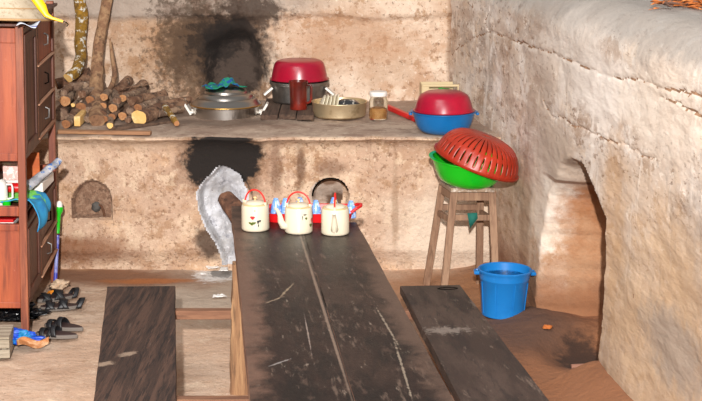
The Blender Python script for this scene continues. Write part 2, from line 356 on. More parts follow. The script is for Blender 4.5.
# stove: one clay body; the profile runs up the front, over the lip and back across the top
fire = spoly([(227, 268), (220, 246), (209, 229), (201, 210), (199, 193), (203, 184), (222, 165), (243, 176), (252, 195), (256, 215), (256, 268)], YS)
arch = spoly([(72.5, 218), (72.5, 200), (75, 191.5), (80, 185.3), (86, 181.8), (92, 180.5), (98, 181.5), (105, 185.5), (110, 192), (112.5, 201), (113, 219)], YS)
rc = atY(331, 196, YS); rr_ = 18.2*YS/F
prof = [(10.2, -.05), (10.19, .02), (10.165, .07), (10.145, .11)]+[(10.13, .12+i*.012) for i in range(1, 57)]+[(10.125, .815), (10.115, .835), (10.095, .852), (10.07, .864), (10.05, .872), (10.04, .879), (10.04, .887), (10.055, .895), (10.10, .9)]+[(10.10+i*.05, .9) for i in range(1, 32)]
NFRONT = 71
XS0, XS1 = -2.6, 1.02
def holes(x, z):
    a = sdpoly((x, z), fire); b = sdpoly((x, z), arch); c = math.hypot(x-rc.x, z-rc.z)-rr_
    return a, b, c
def stove_fn(u, v):
    j = min(int(round(v*(len(prof)-1))), len(prof)-1); y, z = prof[j]; x = XS0+u*(WX(y)+.03-XS0)
    n = .012*fr((x, y, z), 2.2)+.005*fr((x, y, z), 11)
    if j < NFRONT-8:
        wob = .006*fr((x, 5, z), 16)
        a, b, c = holes(x, z); dy = 0
        dy += sst(.006, -.016, a+wob)*(.09+.16*sst(-.02, -.2, a)+.05*fr((x, 1, z), 6))
        dy += sst(.006, -.016, b+wob)*.07
        dy += sst(.004, -.014, c+wob)*(.06+.14*sst(rc.z-.06, rc.z+.06, z))
        return (x, y+dy+n, z)
    if j < NFRONT+2: return (x, y+n*1.6, z+n*.6)
    return (x, y, z+n*1.1)
def stove_mat(u, v):
    x = XS0+u*(XS1-XS0); j = int(v*(len(prof)-1))
    if j >= NFRONT-4: return 1
    y, z = prof[j]; z = (z+prof[j+1][1])/2
    a, b, c = holes(x, z)
    if a < -.004: return 2
    if b < -.004: return 3
    if c < -.004: return 4
    return 0
st = thing('clay_stove', 'long whitewashed clay stove along the back wall with three fire holes and a broad ledge', 'stove', (0, 0, 0))
sb = B(); sb.grid(stove_fn, 362, len(prof)-1, mf=stove_mat); sb.open = 1
m_hole3 = M('hole_lining', 'b09c8c', 1, vary=[('c8b8aa', 14, .45, .6, .8), ('8a705c', 12, .54, .66, .7)], masks=[wmask(336, 199, YS+.1, 12, 7, '5a4230', amp=.7, n=14, soft=.35), wmask(329, 184, YS+.1, 8, 4, '7a5f4c', amp=.5, n=12, soft=.3)], bump=(40, .8))  # first dark mask paints the shade of a deeper hole into the lining
sb.build('body', [m_stove, m_ledge, m_ash, m_hole, m_hole3], st)
# back wall above the ledge
nook = spoly([(204, 130), (203, 70), (208, 45), (222, 32), (245, 30), (262, 48), (267, 75), (266, 130)], YB)
wb = B()
def wallb_fn(u, v):
    x = -2.65+u*3.6; z = .8+v*1.3
    d = sdpoly((x, z), nook)
    y = YB+.02*fr((x, 3, z), 2)+.008*fr((x, 3, z), 9)+.14*sst(.03, -.09, d+.02*fr((x, 0, z), 7))
    y -= .035*sst(1.49, 1.54, z+.03*fr((x, 0, 0), 2))
    return (x, y, z)
wb.grid(wallb_fn, 240, 90); wb.open = 1
struct(wb.build('wall_back', m_wallb))
# right wall: thick clay wall with an arched recess and a rounded top
npoly = [(7.88, -.2), (7.87, .6), (7.87, .84), (8.0, .93), (8.16, 1.0), (8.34, 1.05), (8.5, 1.03), (8.7, .95), (8.9, .75), (9.0, .5), (9.05, .2), (9.06, -.2)]
TOPN = 165; ZT = 1.68
CR_PX = [[(440, 62), (455, 50), (477, 35), (488, 32), (500, 37), (537, 48), (570, 61), (604, 76), (625, 80), (649, 84), (680, 92), (712, 101)],
         [(486, -8), (487, 10), (483, 22), (488, 32)], [(543, 102), (551, 115), (572, 124), (596, 135), (625, 147), (655, 161)], [(655, 95), (672, 103), (690, 112), (708, 116)]]
CRK = []
for pl_ in CR_PX:
    q_ = [rw(*p) for p in pl_]
    CRK += [(a.y, a.z, b.y, b.z, .012 if pl_ is CR_PX[0] else .008) for a, b in zip(q_, q_[1:])]
def crackd(s, z):
    d = 1
    s += .03*fr((s, z, 3), 5); z += .022*fr((s, z, 8), 7)
    for (s0, z0, s1, z1, w) in CRK:
        if min(s0, s1)-.1 < s < max(s0, s1)+.1 and min(z0, z1)-.1 < z < max(z0, z1)+.1:
            ex, ey = s1-s0, z1-z0; t = max(0, min(1, ((s-s0)*ex+(z-z0)*ey)/(ex*ex+ey*ey)))
            d = min(d, math.hypot((s-s0-ex*t)*.5, z-z0-ey*t)/w)
    return d
def wr(i, j):
    s = 5.4+i*.0125
    x0 = WX(s); bul = .022*fr((3, s*.5, j*.0112), 1.4)+.006*fr((3, s*.4, j*.0112), 9)
    if j <= TOPN:
        z = -.05+j*(ZT+.05)/TOPN; x = x0+bul
        x -= .05*sst(.45, 0, z)*sst(8.0, 7.4, s)
        x += .011*sst(1.4, .1, crackd(s, z))
        d = sdpoly((s, z), npoly)
        if d < .12:
            far = sst(8.3, 8.7, s); w = .012+.09*far
            x += .5*sst(w*.35, -w, d+.008*fr((0, s, z), 12))
        return (x, s, z)
    k = j-TOPN; a = min(k/16, 1)*math.pi/2
    if k <= 16: return (x0+bul+.26*(1-math.cos(a)), s, ZT+.21*math.sin(a))
    return (x0+bul+.26+(k-16)*.05, s, ZT+.21+.012*fr((x0+k*.06, s, 0), 3)*min(1, (k-16)/3))
NI, NJ2 = 504, TOPN+30
wv = B(); wv.open = 1
for j in range(NJ2+1):
    for i in range(NI+1): wv.v.append(wr(i, j))
for j in range(NJ2):
    for i in range(NI):
        a = j*(NI+1)+i; wv.f.append((a, a+1, a+NI+2, a+NI+1))
        s = 5.4+(i+.5)*.0125; z = -.05+(j+.5)*(ZT+.05)/TOPN
        ck = j < TOPN and crackd(s, z) < .25+.75*fr((s, 7, z), 4)
        wv.m.append(1 if ck else 0)
struct(wv.build('wall_right', [m_wallr, M('crack_dirt', 'a07c5e', 1, vary=[('6e5038', 20, .45, .62, .8)])]))
wl = B(); wl.grid(lambda u, v: (-2.6+.02*fr((0, u*6, v*2), 1), 4+u*7.7, -.05+v*2.1), 80, 30); wl.open = 1
struct(wl.build('wall_left', m_stove))

# ------------------------------------------------------------------ table and benches
TZ = .72; DIR = Vector((-186/F, 1, 0)).normalized(); RA = math.atan2(186/F, 1)
def plan(pts, z, root):
    out = []
    for p in pts:
        w = at(p[0], p[1], z) if len(p) == 2 else Vector(p)
        q = Matrix.Rotation(-root.rotation_euler.z, 3, 'Z') @ (w-root.location); out.append((q.x, q.y))
    return out
def ext(p, q, z, k):                          # continue the edge p->q beyond q
    a, b = at(*p, z), at(*q, z); return a+(b-a)*k
tb = thing('plank_table', 'long dark table of two blackened planks on raw wood legs', 'table', (-.25, 7, 0), RA)
def tmask(p, q, w, col, **k):                # a scratch or worn streak from p to q on the table top
    a, b = [Matrix.Rotation(-RA, 3, 'Z') @ (at(*x, TZ)-tb.location) for x in (p, q)]; c = (a+b)/2; h = abs(a.y-b.y)/2+.001
    return dict(c=(c.x, c.y, TZ), r=(w, h, BIG), col=col, sh=-(a.x-b.x)/(a.y-b.y), ax=1, **k)
m_table = M('blackened_table_wood', '1e120e', .4, spec=.32, vary=[('2e201a', 4, .44, .6, .85, (1, .4, 1)), ('100a08', 7, .46, .6, .85, (1, .35, 1)), ('4e3c33', 14, .57, .66, .55, (1, .3, 1)), ('6e5c50', 30, .57, .66, .5, (1, .15, 1)), ('a09080', 44, .63, .69, .45, (1, .2, 1)), ('0e0908', 40, .56, .66, .7, (1, .3, 1))],
   masks=[tmask((233, 212), (252, 401), .075, '6e5244', amp=1.3, n=9, soft=.6, fac=.75), tmask((362, 232), (452, 398), .075, '5f4a3e', amp=1.3, n=9, soft=.6, fac=.7),
          tmask((298, 228), (352, 400), .006, '8f7a6a', amp=.5, n=9, soft=.5, fac=.6),
          tmask((293, 284), (280, 297), .005, 'b8a284', amp=2.6, n=40, soft=.5, fac=.45), tmask((282, 297), (266, 303), .007, 'a89278', amp=2.6, n=40, soft=.5, fac=.45), tmask((380, 314), (397, 343), .004, 'b0a08c', amp=2.6, n=40, soft=.5, fac=.45),
          tmask((395, 343), (412, 399), .004, 'b0a08c', amp=2.6, n=40, soft=.5, fac=.45), tmask((305, 318), (311, 350), .003, '9a8a80', amp=1.4, n=30, soft=.4, fac=.6),
          tmask((270, 366), (290, 359), .008, '9a9490', amp=1.8, n=34, soft=.3, fac=.5)], bump=(34, .5, .006, (1, .3, 1)))
tl = plan([(231, 206), (298, 209), ext((298.5, 225), (353, 401), TZ, 1.35), ext((231, 206), (250, 401), TZ, 1.3)], TZ, tb)
tr = plan([(299.8, 221), (357, 222.5), ext((357, 222.5), (455, 401), TZ, 1.35), ext((299.8, 221), (354, 401), TZ, 1.33)], TZ, tb)
def plank(poly, z1, th, name, mats, parent, seed=0, n=26):
    b = B(); (a, bb, c, d) = [Vector((p[0], p[1], 0)) for p in poly]
    ring = []
    for i in range(n+1):
        t = i/n; ring.append((a.lerp(d, t), bb.lerp(c, t)))
    L = [p[0] for p in ring]; Rr = [p[1] for p in ring]
    L = [p+Vector((.005*fr((seed, p.y, 0), 3), 0, 0)) for p in L]; Rr = [p+Vector((.005*fr((seed+5, p.y, 0), 3), 0, 0)) for p in Rr]
    pl = [(p.x, p.y) for p in L]+[(p.x, p.y) for p in reversed(Rr)]
    nn = len(pl); vs = []; fs = []; ms = []
    o = 0
    for i in range(n+1):
        for (p, zz) in ((L[i], z1-th), (L[i], z1-.006), (L[i]+(Rr[i]-L[i])*.008, z1), (Rr[i]+(L[i]-Rr[i])*.008, z1), (Rr[i], z1-.006), (Rr[i], z1-th)):
            vs.append((p.x, p.y, zz))
    for i in range(n):
        for k in range(6):
            l = (k+1) % 6; fs.append((i*6+k, i*6+l, (i+1)*6+l, (i+1)*6+k)); ms.append(1 if k in (0, 1, 3, 4) else 0)
    fs += [tuple(range(6)), tuple(n*6+k for k in range(6))]; ms += [1, 1]
    b.v = vs; b.f = fs; b.m = ms
    return b.build(name, mats, parent, True)
plank(tl, TZ, .055, 'tabletop_plank', [m_table, m_tableedge], tb, 1)
plank(tr, TZ, .055, 'tabletop_plank', [m_table, m_tableedge], tb, 2)
def wl_(root, p):
    q = Matrix.Rotation(-root.rotation_euler.z, 3, 'Z') @ (Vector(p)-root.location); return q
def ragged(p, q, w, h, name, m, parent, seed):
    b = B(); p, q = Vector(p), Vector(q); n = 14
    pts = [p.lerp(q, i/n) for i in range(n+1)]
    vs = []; fs = []
    for i, c in enumerate(pts):
        for k, (sx, sy) in enumerate(((-1, -1), (0, -1.06), (1, -1), (1, 1), (0, 1.06), (-1, 1))):
            vs.append(c+Vector((sx*w/2*(1+.12*fr((seed+k*3, i*.35, 0), 1.5)), sy*h/2, 0)))
    for i in range(n):
        for k in range(6): fs.append((i*6+k, i*6+(k+1) % 6, (i+1)*6+(k+1) % 6, (i+1)*6+k))
    fs += [tuple(range(5, -1, -1)), tuple(n*6+k for k in range(6))]
    b.add(vs, fs); return b.build(name, m, parent, True, ang=25)
for seed, (bx, by, tx) in enumerate(((-.555, 7.70, -.53), (-.03, 7.70, -.05), (-.36, 6.36, -.36), (.06, 6.36, .04))):
    ragged(wl_(tb, (bx, by, -.02)), wl_(tb, (tx, by, .664)), .115, .075, 'leg', m_leg, tb, seed*11+3)
for (Y, x0, x1, sl) in ((7.79, -1.16, .60, .0), (6.42, -1.06, .66, .015)):
    b = B(); b.bar(wl_(tb, (x0, Y+.0275, .3665)), wl_(tb, (x1, Y+.0275+sl, .3665)), .055, .047); b.build('cross_beam', m_beam, tb, bevel=.004)
BZ = .432
bl = thing('bench_plank', 'very dark wooden bench plank on the cabinet side of the table, pale scratches on it', 'bench', (-1.12, 7.2, 0), R(-1.0))
plank(plan([(107, 286.5), (175, 286), ext((175, 286), (176.5, 401), BZ, 1.25), ext((107, 286.5), (93.5, 401), BZ, 1.25)], BZ, bl), BZ, .042, 'seat', [m_bench_l, m_bench_l], bl, 7)
br = thing('bench_plank', 'greyish worn wooden bench plank between the table and the blue bucket', 'bench', (.42, 7.2, 0), RA)
plank(plan([(400, 286), (460, 285), ext((460, 285), (550, 401), BZ, 1.25), ext((400, 286), (460, 401), BZ, 1.25)], BZ, br), BZ, .042, 'seat', [m_bench_r, m_bench_r], br, 9)
kp = B(); kc = wl_(br, at(447, 287.5, BZ)); kp.tube([(kc.x+.05*math.cos(a), kc.y+.02*math.sin(a)-.02, BZ+.0005) for a in [i*math.pi/10 for i in range(20)]], .006, 6, closed=True, flat=.3, up=(0, 0, 1))
kp.build('knot', m_iron, br)

# ------------------------------------------------------------------ cupboard
p0 = at(29, 342, 0); CR = math.atan2(.066, 1.28)
cb = thing('wooden_cupboard', 'tall reddish brown wooden cupboard with open middle shelf, straw hat on top', 'cupboard', (p0.x-.0, p0.y, 0), rot=(0, R(1.25), CR))
CL, CW, CHt = 1.28, .52, 1.75
def bx(name, m, x0, x1, y0, y1, z0, z1, parent=cb, bevel=.003):
    return B().box(((x0+x1)/2, (y0+y1)/2, (z0+z1)/2), (abs(x1-x0), abs(y1-y0), abs(z1-z0))).build(name, m, parent, bevel=bevel)
PW = .042
for (x, y) in ((0, 0), (0, CL-PW), (-CW, 0), (-CW, CL-PW)):
    bx('post', m_cabpost, x-PW, x, y, y+PW, 0 if x == 0 and y == 0 else .012 if x == 0 else .005, CHt+(.03 if y > 0 else 0))
for y in (0, CL-PW):                         # end panels and rails
    bx('end_panel', m_cab, -CW+PW, -PW, y+.014, y+.03, 1.03, 1.735)
    bx('rail', m_cab, -CW+PW, -PW, y+.004, y+.04, 1.66, 1.74)
    bx('rail', m_cab, -CW+PW, -PW, y+.004, y+.04, 1.018, 1.062)
    bx('rail', m_cab, -CW+PW, -PW, y+.004, y+.04, .712, .766)
    bx('rail', m_cab, -CW+PW, -PW, y+.004, y+.04, .63, .667)
    bx('end_panel', m_cab, -CW+PW, -PW, y+.014, y+.03, .222, .635)
    bx('rail', m_cab, -CW+PW, -PW, y+.004, y+.04, .192, .226)
bx('top_board', m_cabdark, -CW-.02, .02, -.02, CL+.02, CHt, CHt+.016)
bx('back_board', m_cabdark, -CW-.004, -CW+.01, PW, CL-PW, .2, 1.74)
for z in (1.02, .712, .63, .2): bx('shelf_board', m_cabdark, -CW+.012, -.012, .04, CL-.04, z, z+.014)
# front frames
def front(z0, z1, splits, pale):
    Y0, Y1 = PW, CL-PW; ym = .50
    for z in (z0, z1-.03): bx('front_rail', m_cabdark, -.03, -.004, Y0, Y1, z, z+.03)
    bx('front_stile', m_cabpale if pale else m_cabdark, -.03, .0, ym, ym+.035, z0+.03, z1-.03)
    d = bx('door', m_cabdark, -.022, -.008, Y0+.004, ym-.004, z0+.032, z1-.032)
    for a in ((Y0+.01, Y0+.05, z0+.035, z1-.035), (ym-.05, ym-.01, z0+.035, z1-.035)):
        bx('door_frame', m_cabdark, -.008, .004, *a, parent=d)
    for a in ((Y0+.05, ym-.05, z0+.035, z0+.08), (Y0+.05, ym-.05, z1-.08, z1-.035)):
        bx('door_frame', m_cabdark, -.008, .004, *a, parent=d)
    for k in range(len(splits)-1):
        a, b_ = z0+.03+(z1-z0-.06)*splits[k], z0+.03+(z1-z0-.06)*splits[k+1]
        dd = bx('drawer' if k < len(splits)-2 else 'door', m_cabdark if k != len(splits)-2 or not pale else m_cab, -.024, -.012, ym+.04, Y1-.004, a+.006, b_-.006)
        bx('ledge', m_cabpale, -.012, .008, ym+.04, Y1-.004, a-.004, a+.006, parent=dd)
        bx('edge_strip', m_cabdark, -.012, .002, ym+.04, ym+.075, a+.01, b_-.01, parent=dd)
        bx('edge_strip', m_cabdark, -.012, .002, Y1-.04, Y1-.008, a+.01, b_-.01, parent=dd)
        h = B().tube([(.0, 0, -.035), (.022, 0, -.025), (.022, 0, .025), (.0, 0, .035)], .005, 8)
        h.build('handle', m_alu if k != 1 else m_iron, dd, loc=(-.010, (ym+Y1)/2+.02, (a+b_)/2))
front(1.02, 1.735, (0, .3, .64, 1), True)
front(.2, .665, (0, .45, 1), False)
# a thin dark bent tube on the rear post
hk = B().tube([(0, 0, 0), (.04, 0, .004), (.08, -.01, -.006), (.095, -.01, -.02), (.085, -.01, -.032)], .0035, 6)
hk.build('dark_hook', m_iron, cb, loc=(-.005, CL-.02, 1.66))

# hat, yellow strip, papers on top
hp = at(5, 19, CHt+.03)
ht = thing('conical_hat', 'cream palm leaf conical hat lying on top of the reddish cupboard', 'hat', (hp.x, hp.y, 1.785), rot=(R(-4), R(2), 0))
hb = B(); seg = 64
hb.lathe([(.25, 0), (.245, .004), (.20, .055), (.14, .115), (.08, .165), (.03, .198), (.0, .205), (.0, .201), (.03, .194), (.08, .16), (.14, .11), (.2, .05), (.245, -.002), (.25, 0)], seg)
hb.build('hat_cone', m_straw, ht)
B().tube([(.25*math.cos(a), .25*math.sin(a), 0) for a in [i*math.pi/24 for i in range(48)]], .007, 8, closed=True, up=(0, 0, 1)).build('rim_band', m_strawrim, ht)
for r_, z_ in ((.2, .058), (.15, .108)):
    B().tube([(r_*math.cos(a), r_*math.sin(a), z_) for a in [i*math.pi/24 for i in range(48)]], .003, 6, closed=True, up=(0, 0, 1)).build('hoop', m_strawrim, ht)
yp = [atY(30, -10, 8.44), atY(36, -2, 8.44), atY(42, 7, 8.43), atY(46.5, 15, 8.42), atY(52, 18, 8.42), atY(63, 21.5, 8.42)]
ys = B().tube(yp, [.026, .026, .024, .014, .008, .006], 10, flat=.35, up=(.3, -1, .2))
tag(ys.build('plastic_strap', m_yellow), 'bright yellow plastic strap trailing over the brim of the straw hat', 'strap')
pp = B(); c_ = at(27, 25.5, CHt+.02)
pp.grid(lambda u, v: (c_.x-.05+u*.1, c_.y-.03+v*.16, CHt+.022+.012*math.sin(u*5+v*3)), 8, 8); pp.open = 1
m_bluepap = M('blue_white_wrapper', 'd6deea', .5, vary=[('3a4ab8', 14, .52, .58, .9)])
tag(pp.build('paper_wrapper', m_bluepap, solid=.002), 'blue and white paper wrapper sticking out under the straw hat', 'paper')

# things on the open shelf (world positions)
SH = .73
def cyl(name, label, cat, px, py, Y, prof, m, group=None, z=None):
    c = atY(px, py, Y); o = B().lathe(prof, 32).build(name, m, loc=(c.x, c.y, SH+.004 if z is None else z)); return tag(o, label, cat, group)
j = thing('white_jug', 'white plastic jug with loop handle on the cupboard\'s open shelf', 'jug', (atY(-2, 185, 8.72).x, 8.72, SH))
B().lathe([(0, 0), (.05, 0), (.052, .02), (.05, .12), (.042, .145), (.039, .145), (.046, .12), (.048, .02), (0, .006)], 28).build('body', m_white, j)
B().tube([(.045, 0, .125), (.075, 0, .125), (.08, 0, .11), (.078, 0, .05), (.045, 0, .04)], .006, 8).build('handle', m_white, j)
c = atY(13, 186, 8.80)
tag(B().tube([(-.07, 0, .028), (-.04, 0, .028), (.05, 0, .028), (.062, 0, .028)], [.026, .028, .028, .022], 16).build('red_canister', m_red, loc=(c.x, 8.86, SH+.05)), 'red canister lying on its side on the cupboard shelf under the pink box', 'canister')
c = atY(12, 172, 8.95)
tag(B().box((0, 0, .05), (.1, .08, .1)).build('carton', m_pink, loc=(c.x, 8.98, SH+.107), bevel=.003), 'pink and white patterned carton on the cupboard\'s open shelf', 'box')
c = atY(12, 180, 8.95)
tag(B().box((0, 0, .05), (.13, .12, .1)).build('tin_box', m_white, loc=(c.x, 8.99, SH+.006), bevel=.004), 'white box standing under the pink carton on the shelf', 'box')
cyl('green_cup', 'small bright green cup at the front of the cupboard shelf', 'cup', 6, 193, 8.64, [(0, 0), (.02, 0), (.024, .045), (.022, .045), (.018, .004), (0, .004)], m_green)
c = atY(34, 172, 9.25)
tag(B().box((0, 0, .1), (.15, .012, .2)).build('wooden_tablet', wood('orange_wood', 'b5551f', 'c96a2e', '8a3a14', .6, 0), loc=(c.x-.05, 9.3, SH+.001), bevel=.003), 'orange brown board standing on the shelf behind the rolled newspaper', 'board')
c = atY(37, 190, 9.05)
t = B(); t.box((0, 0, .004), (.17, .34, .006))
for a, d in (((-.085, 0, .03), (.005, .34, .055)), ((.085, 0, .03), (.005, .34, .055)), ((0, -.17, .03), (.17, .005, .055)), ((0, .17, .03), (.17, .005, .055))): t.box(a, d)
tag(t.build('plastic_tray', m_white, loc=(c.x-.045, 9.18, SH+.018), bevel=.002), 'white plastic tray on the shelf under the rolled newspaper', 'tray')
pA = atY(27, 187, 8.86); pB = atY(59, 161, 9.12)
nb = B(); n = 12
for a in range(3):
    rr0 = .034-.01*a; nb.tube([pA.lerp(pB, i/n)+Vector((0, 0, .003*math.sin(i*1.7+a))) for i in range(n+1)], [rr0*(1-.3*i/n) for i in range(n+1)], 14, flat=.75, wob=.25)
tag(nb.build('rolled_newspaper', m_paper), 'rolled printed plastic sheet poking out from the cupboard\'s open shelf', 'newspaper')
# cloth hanging over the shelf front
cl = B()
def cloth_fn(u, v):
    y = 8.62+u*.34; s = v*.6
    xf = p0.x-.05*(y-8.51)+.035
    if s < .42: x = xf-.42+s; z = SH+.035+.02*fr((x, y, 0), 9)+.012*math.sin(y*22)
    else: k = s-.42; x = xf+.02+.03*math.sin(k*14)+.014*math.sin(y*26); z = SH+.03-k*.85*(1-.3*u)+.012*fr((x, y, 1), 9)
    return (x, y, z)
cl.grid(cloth_fn, 40, 40); cl.open = 1
tag(cl.build('patterned_cloth', m_cloth, solid=.006), 'blue and lime green cloth draped over the cupboard\'s open shelf', 'cloth')
for k, (m, h, lab) in enumerate(((m_scrap, .018, 'white flat book in the gap below the cupboard shelf'), (m_red, .016, 'red flat book lying on the white one in the cupboard gap'))):
    tag(B().box((0, 0, 0), (.3, .26, h)).build('book', m, loc=(p0.x-.22, p0.y+.19, .6485+k*.0185+h/2), bevel=.002), lab, 'book')

# ------------------------------------------------------------------ floor things by the cupboard
def sandal(px, py, rz, label, kind, lenm=.25):
    c = at(px, py, 0); t = thing('sandal', label, 'sandal', (c.x, c.y, .0), rz, 'sandals beside the cupboard')
    out = []
    for i in range(28):
        a = 2*math.pi*i/28; x = math.cos(a)*lenm/2; w = .04+.010*math.cos(a)-.006*math.cos(2*a)
        out.append((x, math.sin(a)*w))
    B().prism(out, 0, .022).build('sole', m_sole, t, bevel=.004)
    B().prism([(x*.94, y*.9) for x, y in out], .0221, .026).build('insole', m_insole, t)
    def strap(x, w, h, nm='strap', lean=0):
        b = B()
        b.grid(lambda u, v: (x+(v-.5)*w+lean*math.sin(math.pi*u), math.cos(math.pi*u)*-.047, .012+math.sin(math.pi*u)*h), 14, 3); b.open = 1
        b.build(nm, m_black, t, solid=.005)
    if kind == 0: strap(.075, .045, .03, lean=-.02); strap(.045, .03, .04, lean=.03); strap(.005, .04, .045, lean=-.03); strap(-.035, .03, .05, lean=.03); strap(-.10, .03, .05, 'heel_strap', lean=-.03)
    else: strap(.07, .03, .035, lean=.01); strap(.035, .025, .045, lean=-.015); strap(.0, .03, .055, lean=.015)
    return t
sandal(61, 309, R(190), 'black strapped sandal with grey sole lying in front of its pair', 0)
sandal(56, 300, R(205), 'black strapped sandal behind its pair, next to the cupboard\'s back leg', 0)
sandal(57, 337, R(168), 'black slip-on sandal nearest the dry husk on the floor', 1)
sandal(64, 329, R(160), 'black slip-on sandal with a tall loop strap, between other sandals', 1)
c = at(59, 289, 0)
tag(B().blob((0, 0, .02), (.055, .06, .035), .45, 1.8, 4, flatz=0).build('cloth_lump', m_beigecl, loc=(c.x, c.y, 0)), 'crumpled beige cloth on the floor behind the black sandals', 'cloth')
c = at(53, 296, 0)
tag(B().blob((0, 0, .012), (.045, .03, .022), .35, 1.8, 3, flatz=0).build('orange_peel', m_orange, loc=(c.x, c.y, 0)), 'orange scrap of peel between the beige cloth and the sandals', 'peel')
def crumple(name, label, cat, px, py, r, m, amp=.5, seed=0, sub=5, dy=0):
    c = at(px, py, 0); return tag(B().blob((0, 0, r[2]*.6), r, amp, 2.6, sub, flatz=0, seed=seed).build(name, m, loc=(c.x, c.y+dy, 0), ang=20), label, cat)
crumple('plastic_bag', 'shiny black plastic bag pushed under the cupboard', 'bag', 10, 322, (.20, .12, .07), m_bagk, .3, 1)
crumple('plastic_bag', 'crumpled bright blue and teal bag at the cupboard\'s front leg', 'bag', 13, 345, (.15, .08, .05), m_bagb, .28, 4)
hs = B(); c = at(33, 350, 0)
hs.grid(lambda u, v: ((u-.5)*.17, (v-.5)*.06*math.sin(math.pi*min(1, u*.85+.12))-.02*math.sin(u*5), .012+.05*abs(v-.5)*1.4+.03*math.sin(u*7)*.5+.012), 18, 8); hs.open = 1
tag(hs.build('dry_husk', m_husk, loc=(c.x, c.y, 0), solid=.004), 'curled orange brown dry husk on the floor by the cupboard leg', 'husk')
c = at(10, 359, 0)
cr = thing('wooden_crate', 'low weathered grey wooden crate on the floor, in front of the blue bag', 'crate', (c.x, c.y, 0), R(6))
for k in range(2):
    B().box((-.17, .006, .028+k*.055), (.34, .012, .048)).build('side_slat', m_crate, cr, bevel=.002)
    B().box((-.17, .244, .028+k*.055), (.34, .012, .048)).build('side_slat', m_crate, cr, bevel=.002)
    B().box((-.006, .125, .028+k*.055), (.012, .226, .048)).build('end_slat', m_crate, cr, bevel=.002)
for k in range(4): B().box((-.17, .03+k*.063, .115), (.34, .056, .012)).build('top_slat', m_crate, cr, bevel=.002)
for x in (-.03, -.32):
    for y in (.026, .224): B().box((x, y, .055), (.024, .024, .108)).build('corner_block', m_crate, cr)
# broom standing behind the cupboard
a = at(55, 286, 0); b_ = atY(59.4, 201, a.y+.1)
bs = thing('broom_handle', 'blue broom stick with green grip standing behind the cupboard', 'broom', (a.x, a.y, 0))
dv = b_-a
B().tube([Vector((0, 0, 0)), dv*.6], .012, 12).build('stick', m_lilac, bs)
B().tube([dv*.62, dv*.66, dv*.84, dv*.88, dv*.93], [.012, .012, .014, .026, .026], 14).build('grip', m_green, bs)
B().tube([dv*.93, dv*.97, dv*1.0], [.022, .02, .01], 14).build('cap', m_white, bs)

